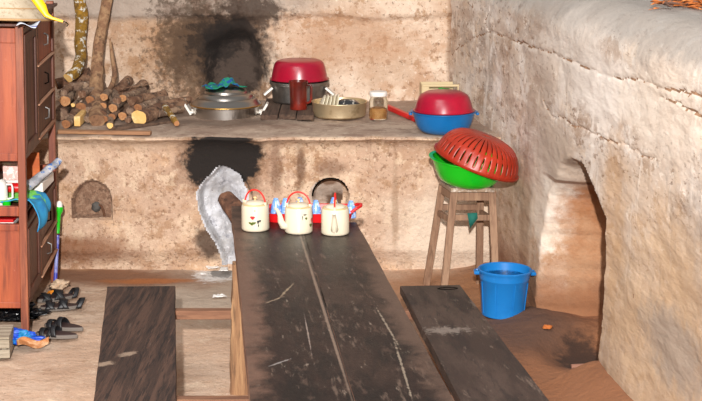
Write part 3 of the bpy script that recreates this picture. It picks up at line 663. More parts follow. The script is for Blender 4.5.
# ------------------------------------------------------------------ firewood
LZ = .905
def log(px, py, z, r, ln, yaw, tilt, end, label, bark=m_bark, name='firewood_log', crook=.3, n=9, taper=.9):
    c = at(px, py, z); d = Vector((math.sin(R(yaw))*math.cos(R(tilt)), math.cos(R(yaw))*math.cos(R(tilt)), math.sin(R(tilt))))
    pts = []; sd = px*1.37+py
    for i in range(n):
        t = i/(n-1); w = t*(1-t)*4
        pts.append(d*ln*t+Vector((fr((sd, t*2, 0), 1)*r*crook*w*2, 0, fr((sd, t*2, 5), 1)*r*crook*w)))
    b = B().tube(pts, [r*(1+(taper-1)*i/(n-1))*(1+.08*fr((sd, i*.6, 9), 1)) for i in range(n)], 14, wob=.25, capmi=1)
    o = b.build(name, [bark, end], loc=c); return tag(o, label, 'log', 'firewood logs piled on the stove ledge')
LOGS = [
 (65, 101, 1.03, .036, .45, -4, 0, m_cut, 'firewood log with orange ringed cut end, closest to the cupboard at mid height'),
 (81, 107.5, .98, .039, .5, 2, 0, m_cutb, 'firewood log with a large brown cut end, above the pale split billet'),
 (61, 114, .95, .045, .5, -3, 0, m_bark2, 'thick dark firewood log at the bottom of the pile beside the cupboard'),
 (73, 105, 1.005, .014, .4, 0, 0, m_cutp, 'thin stick with pale end between two thick firewood logs near the cupboard'),
 (103, 106, 1.0, .024, .45, -6, 0, m_cut, 'firewood log with orange end just right of the brown upright branch foot'),
 (113, 108, .99, .029, .45, 4, 0, m_cut, 'firewood log with tan end in the middle row, second right of the upright branch'),
 (123, 98, 1.04, .025, .4, 14, 0, m_cut, 'firewood log with orange split end on top of the middle of the pile'),
 (122.5, 116, .945, .029, .5, 5, 0, m_cut, 'firewood log with orange end at the bottom, left of the big yellow cut log'),
 (138, 108, 1.0, .029, .45, 18, 0, m_cutb, 'firewood log with brownish end resting over the big yellow cut log'),
 (139, 117.8, .957, .054, .4, 20, 0, m_cutp, 'short thick firewood log with big pale yellow cut end'),
 (110, 125.5, .93, .021, .4, -8, 0, m_cutp, 'small firewood stick with yellow end lowest at the front of the pile'),
 (157, 114, .955, .026, .28, 30, 0, m_bark2, 'dark firewood stub right of the big yellow cut log'),
 (164.7, 107.5, .985, .024, .24, 30, 0, m_cut, 'firewood log with tan end at the right tail of the pile'),
 (99, 117, .945, .052, .4, -2, 0, m_bark, 'dark rough barked stump at the foot of the brown upright branch'),
 (90, 100, 1.03, .03, .45, 6, 0, m_cutb, 'firewood log tucked between the brown cut end and the upright branch'),
 (88, 119, .94, .026, .45, -6, 0, m_bark2, 'dark firewood log on the ledge right of the pale split billet'),
 (112, 117, .945, .024, .42, 0, 0, m_cutb, 'brown ended firewood log under the tan ended one in mid pile'),
 (131, 101, 1.03, .034, .38, 30, 0, m_bark, 'dark thick firewood log behind the orange split end on top'),
 (70, 118, .945, .034, .45, 0, 0, m_bark2, 'dark log low in the pile between the thick one and the pale billet'),
 (66, 124, .935, .03, .4, 3, 0, m_cutb, 'brown ended firewood log at ledge level next to the cupboard, behind the edge plank'),
 (90, 110, .985, .028, .45, -8, 0, m_bark2, 'grey log in the pile squeezed right of the big brown cut end'),
 (117, 101, 1.03, .026, .4, -10, 0, m_bark, 'dark log on the pile left of the orange split end'),
 (130, 111, .985, .026, .4, 8, 0, m_bark2, 'small grey log between two tan ends in mid pile'),
 (147, 113, .965, .03, .4, 28, 0, m_bark, 'dark log pressed behind the big yellow cut log'),
 (104, 97, 1.05, .027, .4, 2, 0, m_cut, 'log with tan end high in the pile behind the pointed thin branch'),
 (128, 120, .935, .022, .4, 0, 0, m_bark, 'dark little log on the ledge left of the big yellow cut end'),
 (104, 119, .94, .024, .4, -4, 0, m_cutb, 'brown ended log beside the rough dark stump at the pile\'s front'),
 (63, 93, 1.075, .03, .4, 0, 0, m_bark2, 'grey log near the top of the pile against the cupboard'),
 (82, 94, 1.07, .03, .4, 12, 0, m_bark, 'dark log just below the cross lying greyish green one'),
 (148, 106, .99, .027, .4, 40, 0, m_bark2, 'grey barked firewood log lying slantwise at the right of the pile top'),
]
for L_ in LOGS: log(*L_, bark=m_bark2 if rnd.random() < .4 else m_bark)
def lying(pts, r, ends, label, bark=m_bark, wob=.25, name='firewood_log'):
    b = B(); n = 12; c0 = Vector(pts[0]); P = [Vector(p)-c0 for p in pts]
    out = []
    for i in range(len(P)-1):
        for k in range(n if i == len(P)-2 else n-1): out.append(P[i].lerp(P[i+1], k/(n-1)))
    m_ = len(out); rad = [r[0]+(r[1]-r[0])*i/(m_-1) for i in range(m_)]
    b.tube(out, [q*(1+.1*fr((c0.x*9, i*.4, 2), 1)) for i, q in enumerate(rad)], 14, wob=wob, capmi=1)
    return tag(b.build(name, [bark, ends], loc=c0), label, 'log', 'firewood logs piled on the stove ledge')
lying([atY(69, 87, 11.05), atY(94, 85, 11.12)], (.035, .03), m_cutb, 'greyish green log lying across the pile behind the upright branch', m_bark2)
lying([atY(56, 84, 11.32), atY(91, 75, 11.4)], (.04, .055), m_cut, 'thick log lying highest at the back of the pile by the wall')
lying([atY(117, 93, 11.1), atY(129, 80, 11.3)], (.05, .035), m_bark, 'dark crooked firewood log with a knobbly stub on top of the pile')
lying([atY(127, 97, 11.05), atY(144, 85, 11.25)], (.04, .04), m_bark2, 'dark log slanting up to the right on the pile top')
lying([atY(140, 96, 11.1), atY(156, 104, 10.98)], (.02, .024), m_bark, 'mossy thin log sloping down right on the pile')
lying([at(164, 105, .96), at(176, 104, .95)], (.022, .026), m_bark, 'rough brown log lying along the wall toward the steel pot')
lying([at(165, 107, .99), at(176.5, 123.5, .93)], (.022, .02), m_cut, 'mossy stick with orange end pointing at the viewer near the steel pot', m_lichen)
lying([at(148, 116, .945), at(154, 104, 1.0)], (.036, .034), m_cutp, 'pale yellowish split log leaning behind the big yellow cut log', m_bark2)
tg = lying([at(118, 89, 1.1), at(153, 83.5, 1.1)], (.005, .003), m_bark, 'thin bare twig sticking out right from the pile top', name='twig')
c = at(77.5, 128, .9)
tag(B().box((0, .14, .04), (.042, .3, .066)).build('split_billet', m_cutp, loc=(c.x, c.y, .905), bevel=.005), 'pale split wood billet with square end at the front of the firewood pile', 'billet', 'firewood logs piled on the stove ledge')
# upright branches
def branch(pts, rad, bark, ends, label, wob=.3):
    P = [Vector(p) for p in pts]; out = []; rr0 = []
    for i in range(len(P)-1):
        a0 = P[max(i-1, 0)]; a3 = P[min(i+2, len(P)-1)]
        for k in range(8):
            t = k/8; h = .5*((2*P[i])+(P[i+1]-a0)*t+(2*a0-5*P[i]+4*P[i+1]-a3)*t*t+(-a0+3*P[i]-3*P[i+1]+a3)*t**3)
            out.append(h-P[0]); rr0.append(rad[i]+(rad[i+1]-rad[i])*t)
    out.append(P[-1]-P[0]); rr0.append(rad[-1])
    return tag(B().tube(out, rr0, 16, wob=wob, capmi=1).build('upright_branch', [bark, ends], loc=P[0]), label, 'branch', 'branches standing in the firewood')
branch([atY(68, 78, 11.1), atY(77, 69, 11.18), atY(80.5, 58, 11.28), atY(80, 40, 11.36), atY(82, 20, 11.4), atY(78, -4, 11.42), atY(76, -20, 11.43)], [.036, .04, .042, .042, .042, .04, .04], m_lichen, m_cutp, 'bent upright branch covered in white lichen and yellow moss, standing in the firewood')
branch([at(97, 121, .93), atY(96, 97, 10.9), atY(97, 76, 11.08), atY(97.5, 55, 11.2), atY(102, 25, 11.32), atY(108, -4, 11.42), atY(111, -20, 11.44)], [.05, .048, .044, .038, .036, .038, .036], m_bark3, m_bark3, 'plain brown upright branch in front of the firewood pile')
branch([at(104, 98, 1.03), atY(112, 85, 11.05), atY(114.5, 72, 11.12), atY(112, 55, 11.2), atY(110, 39, 11.27)], [.014, .018, .018, .015, .006], m_bark3, m_cutb, 'short thin pointed branch standing right of the brown one')
a = at(58, 131.5, .915); b_ = at(151, 133, .915)
tag(B().bar((0, 0, 0), b_-a, .05, .024).build('edge_plank', wood('edge_plank_wood', '9a7050', 'c99a62', '6b4830', .8, 0), loc=a, bevel=.004), 'long narrow orange brown plank at the ledge edge before the firewood', 'plank')
a = at(112, 128.5, .91); b_ = at(170, 121, .91)
tag(B().bar((0, 0, 0), b_-a, .09, .02).build('ledge_board', m_board, loc=a, bevel=.004), 'grey brown bark slab lying under the firewood\'s front', 'board')

# ------------------------------------------------------------------ pots and pans on the ledge
def basin_prof(r0, r1, h, th=.005, lip=.012, n=8, p=.45):
    o = [(0, 0), (r0*.9, 0), (r0, .006)]
    o += [(r0+(r1-r0)*((i/n)**p), .006+(h-.006)*i/n) for i in range(1, n+1)]
    o += [(r1+lip, h), (r1+lip, h+th), (r1-th, h+th)]
    o += [(r0-th+(r1-r0)*((i/n)**p), .006+(h-.006)*i/n) for i in range(n-1, 0, -1)]
    return o+[(r0*.9, th+.003), (0, th+.003)]
px_m = lambda D: F/D
c = at(226.5, 115, .9)
c.z = .882
po = thing('steel_pot', 'wide polished steel cooking pot with lid and pale handles, green cloth on top', 'pot', (c.x, c.y, .884))
B().lathe([(0, 0), (.212, 0), (.224, .01), (.229, .08), (.236, .084), (.236, .089), (.22, .089), (.218, .012), (0, .008)], 64).build('pot_body', m_steel, po)
ld = B().lathe([(.245, .101), (.247, .106), (.235, .112), (.222, .128), (.205, .145), (.190, .150), (.184, .166), (.168, .180), (.150, .185), (.144, .2), (.11, .216), (.05, .226), (0, .228), (0, .224), (.1, .213), (.14, .196), (.2, .128), (.235, .106), (.245, .101)], 64).build('lid', m_lid, po, loc=(0, 0, -.012))
B().tube([(.243*math.cos(a), .243*math.sin(a), .1045) for a in [i*math.pi/32 for i in range(64)]], .0055, 8, closed=True, up=(0, 0, 1)).build('rim_ring', m_brass, po, loc=(0, 0, -.012))
for s in (-1, 1):
    h = B()
    for y in (-.04, .04): h.bar((s*.222, y, .04), (s*.25, y, .045), .014, .022, (0, 1, 0))
    h.bar((s*.240, 0, .025), (s*.285, 0, .1), .016, .11, (0, 1, 0))
    h.build('handle', m_handlew, po, bevel=.003)
g = B()
def cl_fn(u, v):
    a = u*2*math.pi; r = .005+v*.12*(1+.25*math.sin(3*a+1)); x = r*math.cos(a)*1.15; y = r*math.sin(a)*.6
    return (x, y, .01+.035*max(0, fr((x*1.2, y, 4), 16))+.055*math.exp(-((x-.04)**2+y*y)/.0016)-.25*r*r*6*.3)
g.grid(cl_fn, 48, 14); g.open = 1
tag(g.build('green_rag', m_clothg, loc=(c.x-.03, c.y-.02, 1.097), solid=.006), 'crumpled green and blue cloth lying on the steel pot\'s lid', 'cloth')
# board under the grey pot
a = at(296, 112, .93)
bd = thing('plank_board', 'dark charred planks laid on the ledge under the grey pot', 'board', (atY(289, 112, 11.0).x, 11.07, .905))
for k in range(3):
    B().box((-.122+k*.122, 0, .018), (.115, .80-.06*(k % 2), .034)).build('plank', m_board, bd, bevel=.004)
PZ = .942
c = at(299.5, 97, PZ); c.y = min(c.y, 11.3); c.x = atY(299.5, 97, c.y).x
gp = thing('aluminium_pot', 'dull grey aluminium pot with flared rim under the upturned red basin', 'pot', (c.x, c.y, PZ))
B().lathe([(0, 0), (.18, 0), (.192, .012), (.197, .11), (.2, .125), (.212, .128), (.212, .15), (.2, .15), (.19, .125), (.185, .014), (0, .008)], 56).build('pot_body', m_alu, gp)
for s in (-1, 1):
    h = B(); h.bar((s*.19, -.05, .105), (s*.25, -.06, .055), .016, .09, (0, 1, 0)); h.build('handle', m_handlew, gp, bevel=.003)
B().lathe([(x, .29-z) for x, z in basin_prof(.16, .2, .13, .004, .012, p=.5)], 56).build('upturned_red_basin', m_redtr, None, loc=(c.x, c.y, PZ+.0055))
o = COL.objects[-1]; tag(o, 'dark red plastic basin turned upside down on the grey pot', 'basin')
c = at(298.5, 109, PZ)
mg = thing('red_mug', 'tall reddish brown mug with handle in front of the grey pot', 'mug', (c.x, c.y, PZ))
B().lathe([(0, 0), (.058, 0), (.06, .006), (.058, .05), (.06, .12), (.066, .19), (.068, .195), (.064, .195), (.056, .12), (.054, .01), (0, .008)], 36).build('body', m_mug, mg)
B().tube([(.058, 0, .165), (.085, -.01, .17), (.09, -.01, .155), (.088, -.01, .07), (.08, -.01, .05), (.055, 0, .04)], .009, 10).build('handle', m_mug, mg)
c = at(339.5, 116.5, .9)
pn = tag(B().lathe([(0, 0), (.165, 0), (.18, .012), (.188, .095), (.193, .1), (.193, .105), (.184, .103), (.176, .014), (0, .008)], 56).build('wide_pan', m_gold, loc=(c.x, c.y, .903)), 'worn golden metal pan full of upright plates', 'pan')
for k in range(5):
    pl = B().lathe([(0, 0), (.05, 0), (.076, .008), (.078, .012), (.048, .005), (0, .005)], 28)
    o = pl.build('plate', m_china, loc=(c.x-.135+k*.026, c.y-.03+.006*k, .985)); o.rotation_euler = (R(8), R(112-3*k), R(15))
    tag(o, ['cream plate standing on edge, outermost at the mug side of the pan', 'cream plate standing on edge, second from the mug side of the pan', 'cream plate standing on edge, middle one of five in the pan', 'cream plate standing on edge, fourth from the mug side in the pan', 'cream plate standing on edge, next to the dark bowl in the pan'][k], 'plate', 'plates standing in the golden pan')
o = B().lathe([(0, .07), (.05, .068), (.082, .045), (.095, .0), (.09, .0), (.078, .04), (.05, .062), (0, .064)], 36).build('dark_bowl', m_dark, loc=(c.x+.06, c.y-.03, .955)); o.rotation_euler = (R(-10), R(6), 0)
tag(o, 'dark bowl with painted pale glints, upturned in the golden pan beside the plates', 'bowl')
c = at(378.3, 119.5, .9)
jr = thing('glass_jar', 'clear glass jar with white lid half full of amber paste', 'jar', (c.x, c.y, .904))
B().lathe([(0, 0), (.058, 0), (.063, .006), (.063, .125), (.055, .143), (.054, .16), (.0505, .16), (.0515, .143), (.0595, .123), (.0595, .008), (0, .006)], 40).build('glass', m_glass, jr)
B().lathe([(0, .0065), (.0592, .0085), (.0592, .075), (.04, .082), (0, .078)], 40).build('paste', m_paste, jr)
B().lathe([(0, .158), (.058, .158), (.06, .162), (.06, .182), (.056, .188), (0, .19)], 40).build('lid', m_white, jr)
# red tongs
a = at(388, 108, .93); b_ = at(418, 121, .915)
tg = thing('plastic_tongs', 'red plastic tongs lying between the glass jar and the blue basin', 'tongs', a)
q = b_-a; sd = Vector((.6, -1, 0)).normalized()*.045
B().bar((0, 0, 0), q*.95, .032, .02).build('jaw', m_red, tg, bevel=.003)
B().bar(-sd*.15+Vector((.0, -.01, .016)), q*.95-sd*-1.1+Vector((0, 0, .004)), .03, .018).build('jaw', m_red, tg, bevel=.003)
# blue basin, red basin, beige crate
c = at(443.5, 132.5, .9)
BR = 62/2/px_m(c.y/.985)
bb = thing('blue_basin', 'blue plastic basin on the ledge corner under a red one', 'basin', (c.x, c.y, .904))
B().lathe(basin_prof(.14, BR, .132, .005, .012, p=.5), 56).build('bowl', m_blueb, bb)
for s in (-1, 1): B().box((s*(BR+.014), 0, .123), (.022, .09, .016)).build('handle', m_blueb, bb, bevel=.005)
b = B().lathe([(x, .125-z) for x, z in basin_prof(.125, BR-.012, .118, .005, .012, p=.42)], 56)
o = b.build('upturned_red_basin', m_redtr, loc=(c.x, c.y, .904+.1385)); tag(o, 'glossy red plastic basin turned upside down on the blue basin', 'basin')
c2 = at(443.5, 100.5, .9); yy = min(c2.y, 11.36); xx = atY(443.5, 90, yy).x
bk = thing('beige_crate', 'beige plastic crate with slot handle behind the red basin', 'crate', (xx-.012, yy-.02, .904), R(2))
w_, d_ = .30, .2
b = B(); b.box((0, -d_/2, .062), (w_, .008, .124)); b.box((-w_/2+.025, -d_/2, .137), (.05, .008, .03)); b.box((w_/2-.025, -d_/2, .137), (.05, .008, .03)); b.box((0, -d_/2, .159), (w_, .012, .016))
b.box((0, d_/2, .08), (w_, .008, .16)); b.box((-w_/2, 0, .08), (.008, d_, .16)); b.box((w_/2, 0, .08), (.008, d_, .16)); b.box((0, 0, .004), (w_, d_, .008))
b.build('body', m_beige, bk, bevel=.003)
tag(B().blob((0, 0, 0), (.07, .05, .04), .5, 2.5, 4).build('leafy_greens', m_leafg, loc=(xx, yy-.03, .99)), 'green leaves seen through the beige crate\'s slot', 'vegetable')

# ------------------------------------------------------------------ stool with green basin and colander
sc_ = Vector((.70, 9.55, 0))
so = thing('wooden_stool', 'tall bare wooden stool with splayed legs carrying the green basin', 'stool', sc_, R(0))
feet = {'BL': (.478, 9.80), 'FL': (.562, 9.44), 'BR': (.812, 9.80), 'FR': (.885, 9.42)}
tops = {'BL': (.565, 9.70), 'FL': (.624, 9.50), 'BR': (.80, 9.70), 'FR': (.855, 9.50)}
SZ = .655
P3 = lambda k, t: Vector((feet[k][0]+(tops[k][0]-feet[k][0])*t, feet[k][1]+(tops[k][1]-feet[k][1])*t, SZ*t))-sc_
for k in feet: B().bar(P3(k, -.012 if k[0] == 'B' else 0.0), P3(k, 1), .044, .04, (0, 1, 0)).build('leg', m_stool, so, bevel=.003)
for (a, b_, t, w) in (('FL', 'FR', .955, .05), ('BL', 'BR', .955, .05), ('FL', 'BL', .955, .05), ('FR', 'BR', .955, .05)):
    B().bar(P3(a, t), P3(b_, t), .02, w).build('apron', m_stool, so, bevel=.002)
for (a, b_, t, w) in (('FL', 'FR', .76, .036), ('BL', 'BR', .78, .036), ('FL', 'BL', .73, .036), ('FR', 'BR', .73, .036)):
    B().bar(P3(a, t), P3(b_, t), .022, w).build('stretcher', m_stool, so, bevel=.002)
pts = [(tops[k][0]-sc_.x+dx, tops[k][1]-sc_.y+dy) for k, dx, dy in (('FL', -.02, -.03), ('FR', .02, -.03), ('BR', .02, .02), ('BL', -.02, .02))]
B().prism(pts, SZ, SZ+.028).build('seat', m_stoolseat, so, bevel=.005)
rg = B(); cc = P3('FL', .76).lerp(P3('FR', .76), .5)+sc_
rg.add([(-.03, 0, .03), (.03, 0, .034), (.034, 0, .0), (.012, 0, -.03), (-.012, 0, -.065), (-.02, 0, -.02)], [(0, 1, 2, 3, 4, 5)])
rg.open = 1
tag(rg.build('hanging_rag', m_rag, loc=cc+Vector((-.002, -.022, .0)), solid=.008), 'small dark green rag hanging on the stool\'s front stretcher', 'rag')
gx = Vector((.707, 9.56, SZ+.029))
gb = thing('green_basin', 'bright green plastic basin on the wooden stool', 'basin', gx, rot=(R(3), R(5), 0))
B().lathe(basin_prof(.13, .232, .16, .005, .018, p=.48), 64).build('bowl', m_green, gb)
for k in range(4):
    o = B().blob((0, 0, 0), (.06, .035, .02), .2, 2, 3, seed=k).build('vegetable_slice', m_slice, loc=(gx.x-.06+.04*k, gx.y-.12+.03*(k % 2), gx.z+.135)); o.rotation_euler = (0, R(8*k-10), R(30*k))
    tag(o, 'pale vegetable piece in the green basin under the colander', 'vegetable', 'vegetable pieces in the green basin')
# colander: ribs with open slots
prof_c = [(.262, 0), (.262, .012), (.252, .012), (.248, .03), (.243, .05), (.236, .07), (.227, .09), (.214, .11), (.196, .13), (.17, .148), (.135, .16), (.09, .166), (.04, .168), (0, .168)]
co = B().lathe(prof_c, 180, keep=lambda i, k: i < 3 or i > 10 or k % 5 != 0 or i == 6)
co.open = 1
o = co.build('colander', m_coland, solid=.004)
pc = atY(476.3, 164, 9.52); o.scale = (1.04, 1.04, 1.04)
o.location = (pc.x, 9.55, pc.z); o.rotation_euler = Euler((R(4), R(20.5), 0))
tag(o, 'large orange red slotted colander tilted upside down over the green basin', 'colander')

# bucket
c = at(503, 314, 0)
bu = thing('water_bucket', 'bright blue plastic bucket of water on the floor beside the wall', 'bucket', (c.x, c.y, -.004), rot=(0, R(1.2), 0)); bu.scale = (1, 1, 1.06)
B().lathe([(0, 0), (.118, 0), (.126, .006), (.144, .21), (.146, .212), (.149, .25), (.158, .252), (.16, .262), (.154, .266), (.146, .262), (.14, .21), (.122, .01), (0, .006)], 56).build('body', m_bucket, bu)
B().lathe([(0, .222), (.1395, .222)], 48).build('water', m_water, bu)
for s in (-1, 1): B().tube([(s*.15, -.03, .245), (s*.172, -.025, .243), (s*.172, .025, .243), (s*.15, .03, .245)], .011, 8).build('handle_lug', m_bucket, bu)
for a in range(0, 360, 45):
    x, y = math.cos(R(a+20)), math.sin(R(a+20)); B().bar((x*.128, y*.128, .02), (x*.1455, y*.1455, .2), .006, .004, (x, y, 0)).build('rib', m_bucket, bu)

# ------------------------------------------------------------------ tea things
def teapot(px, py, rz, label, bail_rz, flower):
    c = at(px, py, TZ); t = thing('enamel_teapot', label, 'teapot', (c.x, c.y, TZ+.001), rz, 'cream enamel teapots on the table')
    r, h = .073, .138
    b = B().lathe([(0, 0), (r-.006, 0), (r-.001, .004), (r+.001, .012), (r, .03), (r-.001, h-.012), (r-.004, h-.004), (r-.014, h), (0, h)], 48)
    if flower:                               # painted flower on the curved wall
        def patch(a0, z0, ra, rz_, mi, n=12, sx=0):
            vs = [((r+.0025)*math.cos(a0), (r+.0025)*math.sin(a0), z0)]
            for i in range(n):
                q = 2*math.pi*i/n; rr0 = 1+.22*math.sin(q*3); aa = a0+(ra*math.cos(q)*rr0+sx*math.sin(q)*rz_)/r
                vs.append(((r+.0015)*math.cos(aa), (r+.0015)*math.sin(aa), z0+rz_*math.sin(q)*rr0))
            b.add(vs, [(0, i+1, (i+1) % n+1) for i in range(n)], mi)
        for a_, z_, ra, rz_, mi in flower: patch(R(a_)-rz, z_, ra, rz_, mi)
    b.build('body', [m_cream, m_fred, m_fgreen, m_fblack], t)
    B().tube([((r-.009)*math.cos(a), (r-.009)*math.sin(a), h) for a in [i*math.pi/20 for i in range(40)]], .003, 6, closed=True, up=(0, 0, 1)).build('rim', m_creamrim, t)
    B().lathe([(0, h), (.05, h), (.053, h+.004), (.045, h+.012), (.025, h+.017), (.0, h+.019)], 36).build('lid', m_cream, t)
    k = B().lathe([(0, h+.018), (.006, h+.019), (.005, h+.026), (.011, h+.031), (.009, h+.038), (0, h+.04)], 16); k.build('lid_knob', m_creamrim, t)
    sp = B().tube([(r-.012, 0, .035), (r+.012, 0, .04), (r+.024, 0, .065), (r+.03, 0, .10), (r+.045, 0, .128), (r+.056, 0, .134)], [.021, .02, .017, .012, .0085, .008], 14)
    sp.build('spout', m_cream, t)
    bl_ = B(); q = bail_rz-rz
    pts = [(math.cos(q)*.062*math.cos(a), math.sin(q)*.062*math.cos(a), h+.004+.07*math.sin(a)) for a in [i*math.pi/14 for i in range(15)]]
    bl_.tube(pts, .0045, 8, up=(-math.sin(q), math.cos(q), 0)); bl_.build('bail_handle', m_redh, t)
    for s in (-1, 1): B().tube([(s*math.cos(q)*.062, s*math.sin(q)*.062, h-.006), (s*math.cos(q)*.062, s*math.sin(q)*.062, h+.014)], .008, 8).build('handle_lug', m_cream, t)
    return t
fl1 = [(-98, .078, .012, .009, 1), (-92, .05, .01, .007, 2), (-101, .046, .012, .008, 2), (-110, .05, .006, .005, 2), (-76, .055, .006, .01, 3), (-68, .06, .006, .006, 3), (-74, .036, .003, .008, 3), (-88, .115, .004, .004, 2)]
fl2 = [(-62, .105, .01, .003, 3), (-56, .085, .007, .006, 2), (-22, .07, .008, .012, 1), (-30, .045, .012, .009, 2), (-72, .09, .002, .012, 3)]
teapot(255.5, 229.5, R(122), 'cream enamel teapot with red flower, nearest the clay stove\'s fire hole', R(-30), fl1)
teapot(298.7, 232, R(200), 'middle cream enamel teapot, its spout pointing left', R(-12), fl2)
teapot(335.2, 233.5, R(-92), 'cream enamel teapot with spout toward the viewer, beside the red tray\'s handle', R(-92), None)
# tray
TY = at(310, 219, TZ); tx0, tx1 = atY(267, 219, TY.y).x, atY(353, 219, TY.y).x; cx = (tx0+tx1)/2; hw = (tx1-tx0)/2
ty = thing('red_tray', 'red plastic tray with side handles behind the three teapots', 'tray', (cx, TY.y+.02, TZ+.001), R(-1))
def rrect(w, d, rr0, n=6):
    o = []
    for (sx, sy, a0) in ((1, 1, 0), (-1, 1, 90), (-1, -1, 180), (1, -1, 270)):
        for i in range(n+1):
            a = R(a0+90*i/n); o.append((sx*(w-rr0)+rr0*math.cos(a), sy*(d-rr0)+rr0*math.sin(a)))
    return o
trb = B(); rings = [(rrect(hw*.93, .115, .04), 0), (rrect(hw, .13, .05), .05), (rrect(hw+.006, .136, .05), .052), (rrect(hw-.005, .125, .045), .05), (rrect(hw*.93-.004, .111, .036), .004)]
vs = [(x, y, z) for ring, z in rings for x, y in ring]; n = len(rings[0][0])
fs = [(i*n+k, i*n+(k+1) % n, (i+1)*n+(k+1) % n, (i+1)*n+k) for i in range(4) for k in range(n)]+[tuple(range(n-1, -1, -1)), tuple(4*n+k for k in range(n))]
trb.add(vs, fs).build('tray_body', m_red, ty, bevel=0)
for s in (-1, 1):
    B().tube([(s*(hw-.01), -.06, .045), (s*(hw+.02), -.055, .066), (s*(hw+.042), -.02, .072), (s*(hw+.042), .02, .072), (s*(hw+.02), .055, .066), (s*(hw-.01), .06, .045)], .011, 8, flat=.8).build('handle', m_red, ty)
CUPS = [(276, .03, .0, 'blue and white cup right of the flowered teapot, on the red tray'),
        (285.5, .05, -.005, 'blue and white cup hidden behind the middle teapot\'s spout'),
        (316, .0, -.005, 'blue and white cup between the middle and the end teapots'),
        (351, .02, -.012, 'blue and white cup by the red tray\'s handle'),
        (300, .05, 0, 'blue and white cup behind the middle teapot\'s lid'),
        (334, .05, 0, 'blue and white cup behind the teapot whose spout faces the viewer')]
for px, dy, dh, lab in CUPS:
    x = atY(px, 210, TY.y+dy).x
    s = 1+dh*6
    o = thing('tea_cup', lab, 'cup', (x, TY.y+dy, TZ+.0055), 0, 'blue and white cups upside down on the red tray')
    B().lathe([(.031*s, 0), (.03*s, .03), (.026*s, .062), (.018*s, .084+dh), (.017*s, .092+dh), (.0, .092+dh), (0, .088+dh), (.015*s, .08+dh), (.024*s, .06), (.028*s, 0), (.031*s, 0)], 28).build('bowl', m_cupb, o)
    B().lathe([(.017*s, .092+dh), (.014*s, .094+dh), (.013*s, .102+dh), (.0115*s, .102+dh), (.011*s, .092+dh)], 24).build('foot_ring', m_cupb, o)

# ------------------------------------------------------------------ in and before the fire holes
p = atY(225, 197, 9.98); q = Vector((-.52, 9.35, .05))
fl = B(); n = 12
m_burnt = M('burnt_log', '5f4030', .9, vary=[('8a6048', 10, .45, .62, .8), ('2a1c16', 12, .5, .66, .8)], bump=(30, .9, .02))
q = Vector((-.30, 9.25, .07))
fl.tube([p.lerp(q, i/n)-p for i in range(n+1)], [.05]+[.062+.006*math.sin(i) for i in range(n)], 16, wob=.25, capmi=1)
tag(fl.build('fire_log', [m_burnt, M('charred_end', '3a2a22', .95, vary=[('6b4a36', 9, .5, .66, .8)])], loc=p), 'thick charred log sticking out of the ash filled fire hole', 'log')
c = atY(96, 207, YS+.04)
gl = thing('dried_gourd', 'dark grey round lump with a dry stem in the small arched niche', 'gourd', (c.x, YS+.045, c.z))
B().blob((0, 0, 0), (.03, .028, .034), .15, 1.5, 3).build('bulb', m_grey, gl)
B().tube([(.018, -.01, .016), (.034, -.012, .01), (.048, -.012, -.02), (.054, -.01, -.06)], [.006, .008, .009, .008], 8).build('stem', m_stemb, gl)
arcp = [(rc.x+(rr_+.004)*math.cos(a), YS-.008, rc.z+(rr_+.004)*math.sin(a)) for a in [R(20+i*8) for i in range(21)]]  # added dark tube imitating the shade under the hole's upper edge
tag(B().tube(arcp, .006, 8).build('shade_arc', m_iron), 'thin black arc built for the shade along the top of the round fire hole', 'hoop')

# scraps on the floor
def scrap(px, py, w, d, lab, m=m_scrap, rz=0):
    c = at(px, py, 0); b = B(); b.grid(lambda u, v: ((u-.5)*w*(1-.3*v), (v-.5)*d, .006+.012*abs(fr((u*3, v*3, px), 1))), 6, 6); b.open = 1
    o = b.build('paper_scrap', m, loc=(c.x, c.y, .004), solid=.002); o.rotation_euler = (0, 0, rz); tag(o, lab, 'paper', 'paper scraps on the floor')
scrap(219, 297.5, .09, .05, 'white paper scrap on the floor between the dark bench and table leg', rz=.3)
scrap(224, 270.5, .06, .10, 'white paper scrap in the ash, closest to the table leg')
scrap(212, 268.5, .09, .07, 'grey white paper scrap at the foot of the fire hole', rz=.6)
scrap(203, 275, .04, .05, 'tiny white scrap left of the ash on the floor')
c = at(594, 366, 0)
tag(B().tube([(-.06, 0, .016), (.04, .01, .018)], .014, 8).build('stick_end', M('stick', '8a6250', .9), loc=(c.x-.06, c.y+.0, -.02)), 'short brown stick lying at the foot of the arched recess', 'stick')
c = at(547, 333, 0)
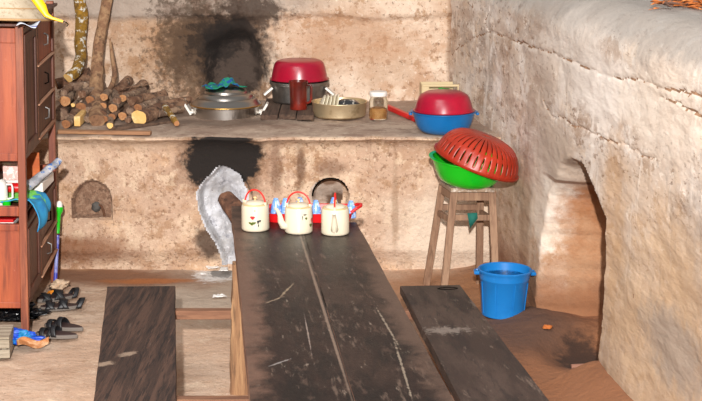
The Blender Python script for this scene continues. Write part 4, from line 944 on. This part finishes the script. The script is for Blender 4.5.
tag(B().blob((0, 0, .012), (.028, .028, .014), .4, 2, 3, flatz=0).build('fallen_leaf', m_twig, loc=(c.x, c.y, .02)), 'small orange dead leaf on the floor near the blue bucket', 'leaf')
lv = B()
for k in range(70):
    px = 660+rnd.random()*50; d = at(px, 0+rnd.random()*7, ZT+.23); s = d.y; x = d.x; a = rnd.random()*6.28; l = .03+rnd.random()*.04
    z = ZT+.215+rnd.random()*.03
    lv.add([(x, s, z), (x+l*math.cos(a)-.01, s+l*math.sin(a), z+.012), (x+2*l*math.cos(a), s+2*l*math.sin(a), z), (x+l*math.cos(a)+.012, s+l*math.sin(a)+.01, z+.004)], [(0, 1, 2, 3)])
lv.open = 1
tag(lv.build('dry_leaves', m_twig, solid=.003), 'heap of dry orange and dark leaves on top of the right wall', 'leaves', kind='stuff')

# ------------------------------------------------------------------ light
def area(name, loc, size, power, col, target):
    l = bpy.data.lights.new(name, 'AREA'); l.size = size; l.energy = power; l.color = col
    o = bpy.data.objects.new(name, l); COL.objects.link(o); o.location = loc
    o.rotation_euler = (Vector(target)-Vector(loc)).to_track_quat('-Z', 'Y').to_euler(); return o
area('flash', (-.08, -2, 3.72), .12, 1850, (1, .965, .94), (-.1, 9.2, .6))
area('daylight_fill', (-1.6, 5.2, 5.2), 3.2, 190, (1, .975, .96), (0, 9.6, .6))  # unseen soft daylight from above, set to the left to brighten the right wall
w = bpy.data.worlds.new('world'); S.world = w; w.use_nodes = True
wn = w.node_tree.nodes; wL = w.node_tree.links
tcw = wn.new('ShaderNodeTexCoord'); sx = wn.new('ShaderNodeSeparateXYZ'); cr_ = wn.new('ShaderNodeValToRGB')
wL.new(tcw.outputs['Generated'], sx.inputs[0]); wL.new(sx.outputs[2], cr_.inputs[0]); wL.new(cr_.outputs[0], wn['Background'].inputs[0])
cr_.color_ramp.elements[0].color = (.22, .19, .16, 1); cr_.color_ramp.elements[0].position = 0
cr_.color_ramp.elements[1].color = (1, .98, .97, 1); cr_.color_ramp.elements[1].position = .75
wn['Background'].inputs[1].default_value = .38
S.view_settings.view_transform = 'Standard'; S.view_settings.look = 'None'; S.view_settings.exposure = 0; S.view_settings.gamma = 1
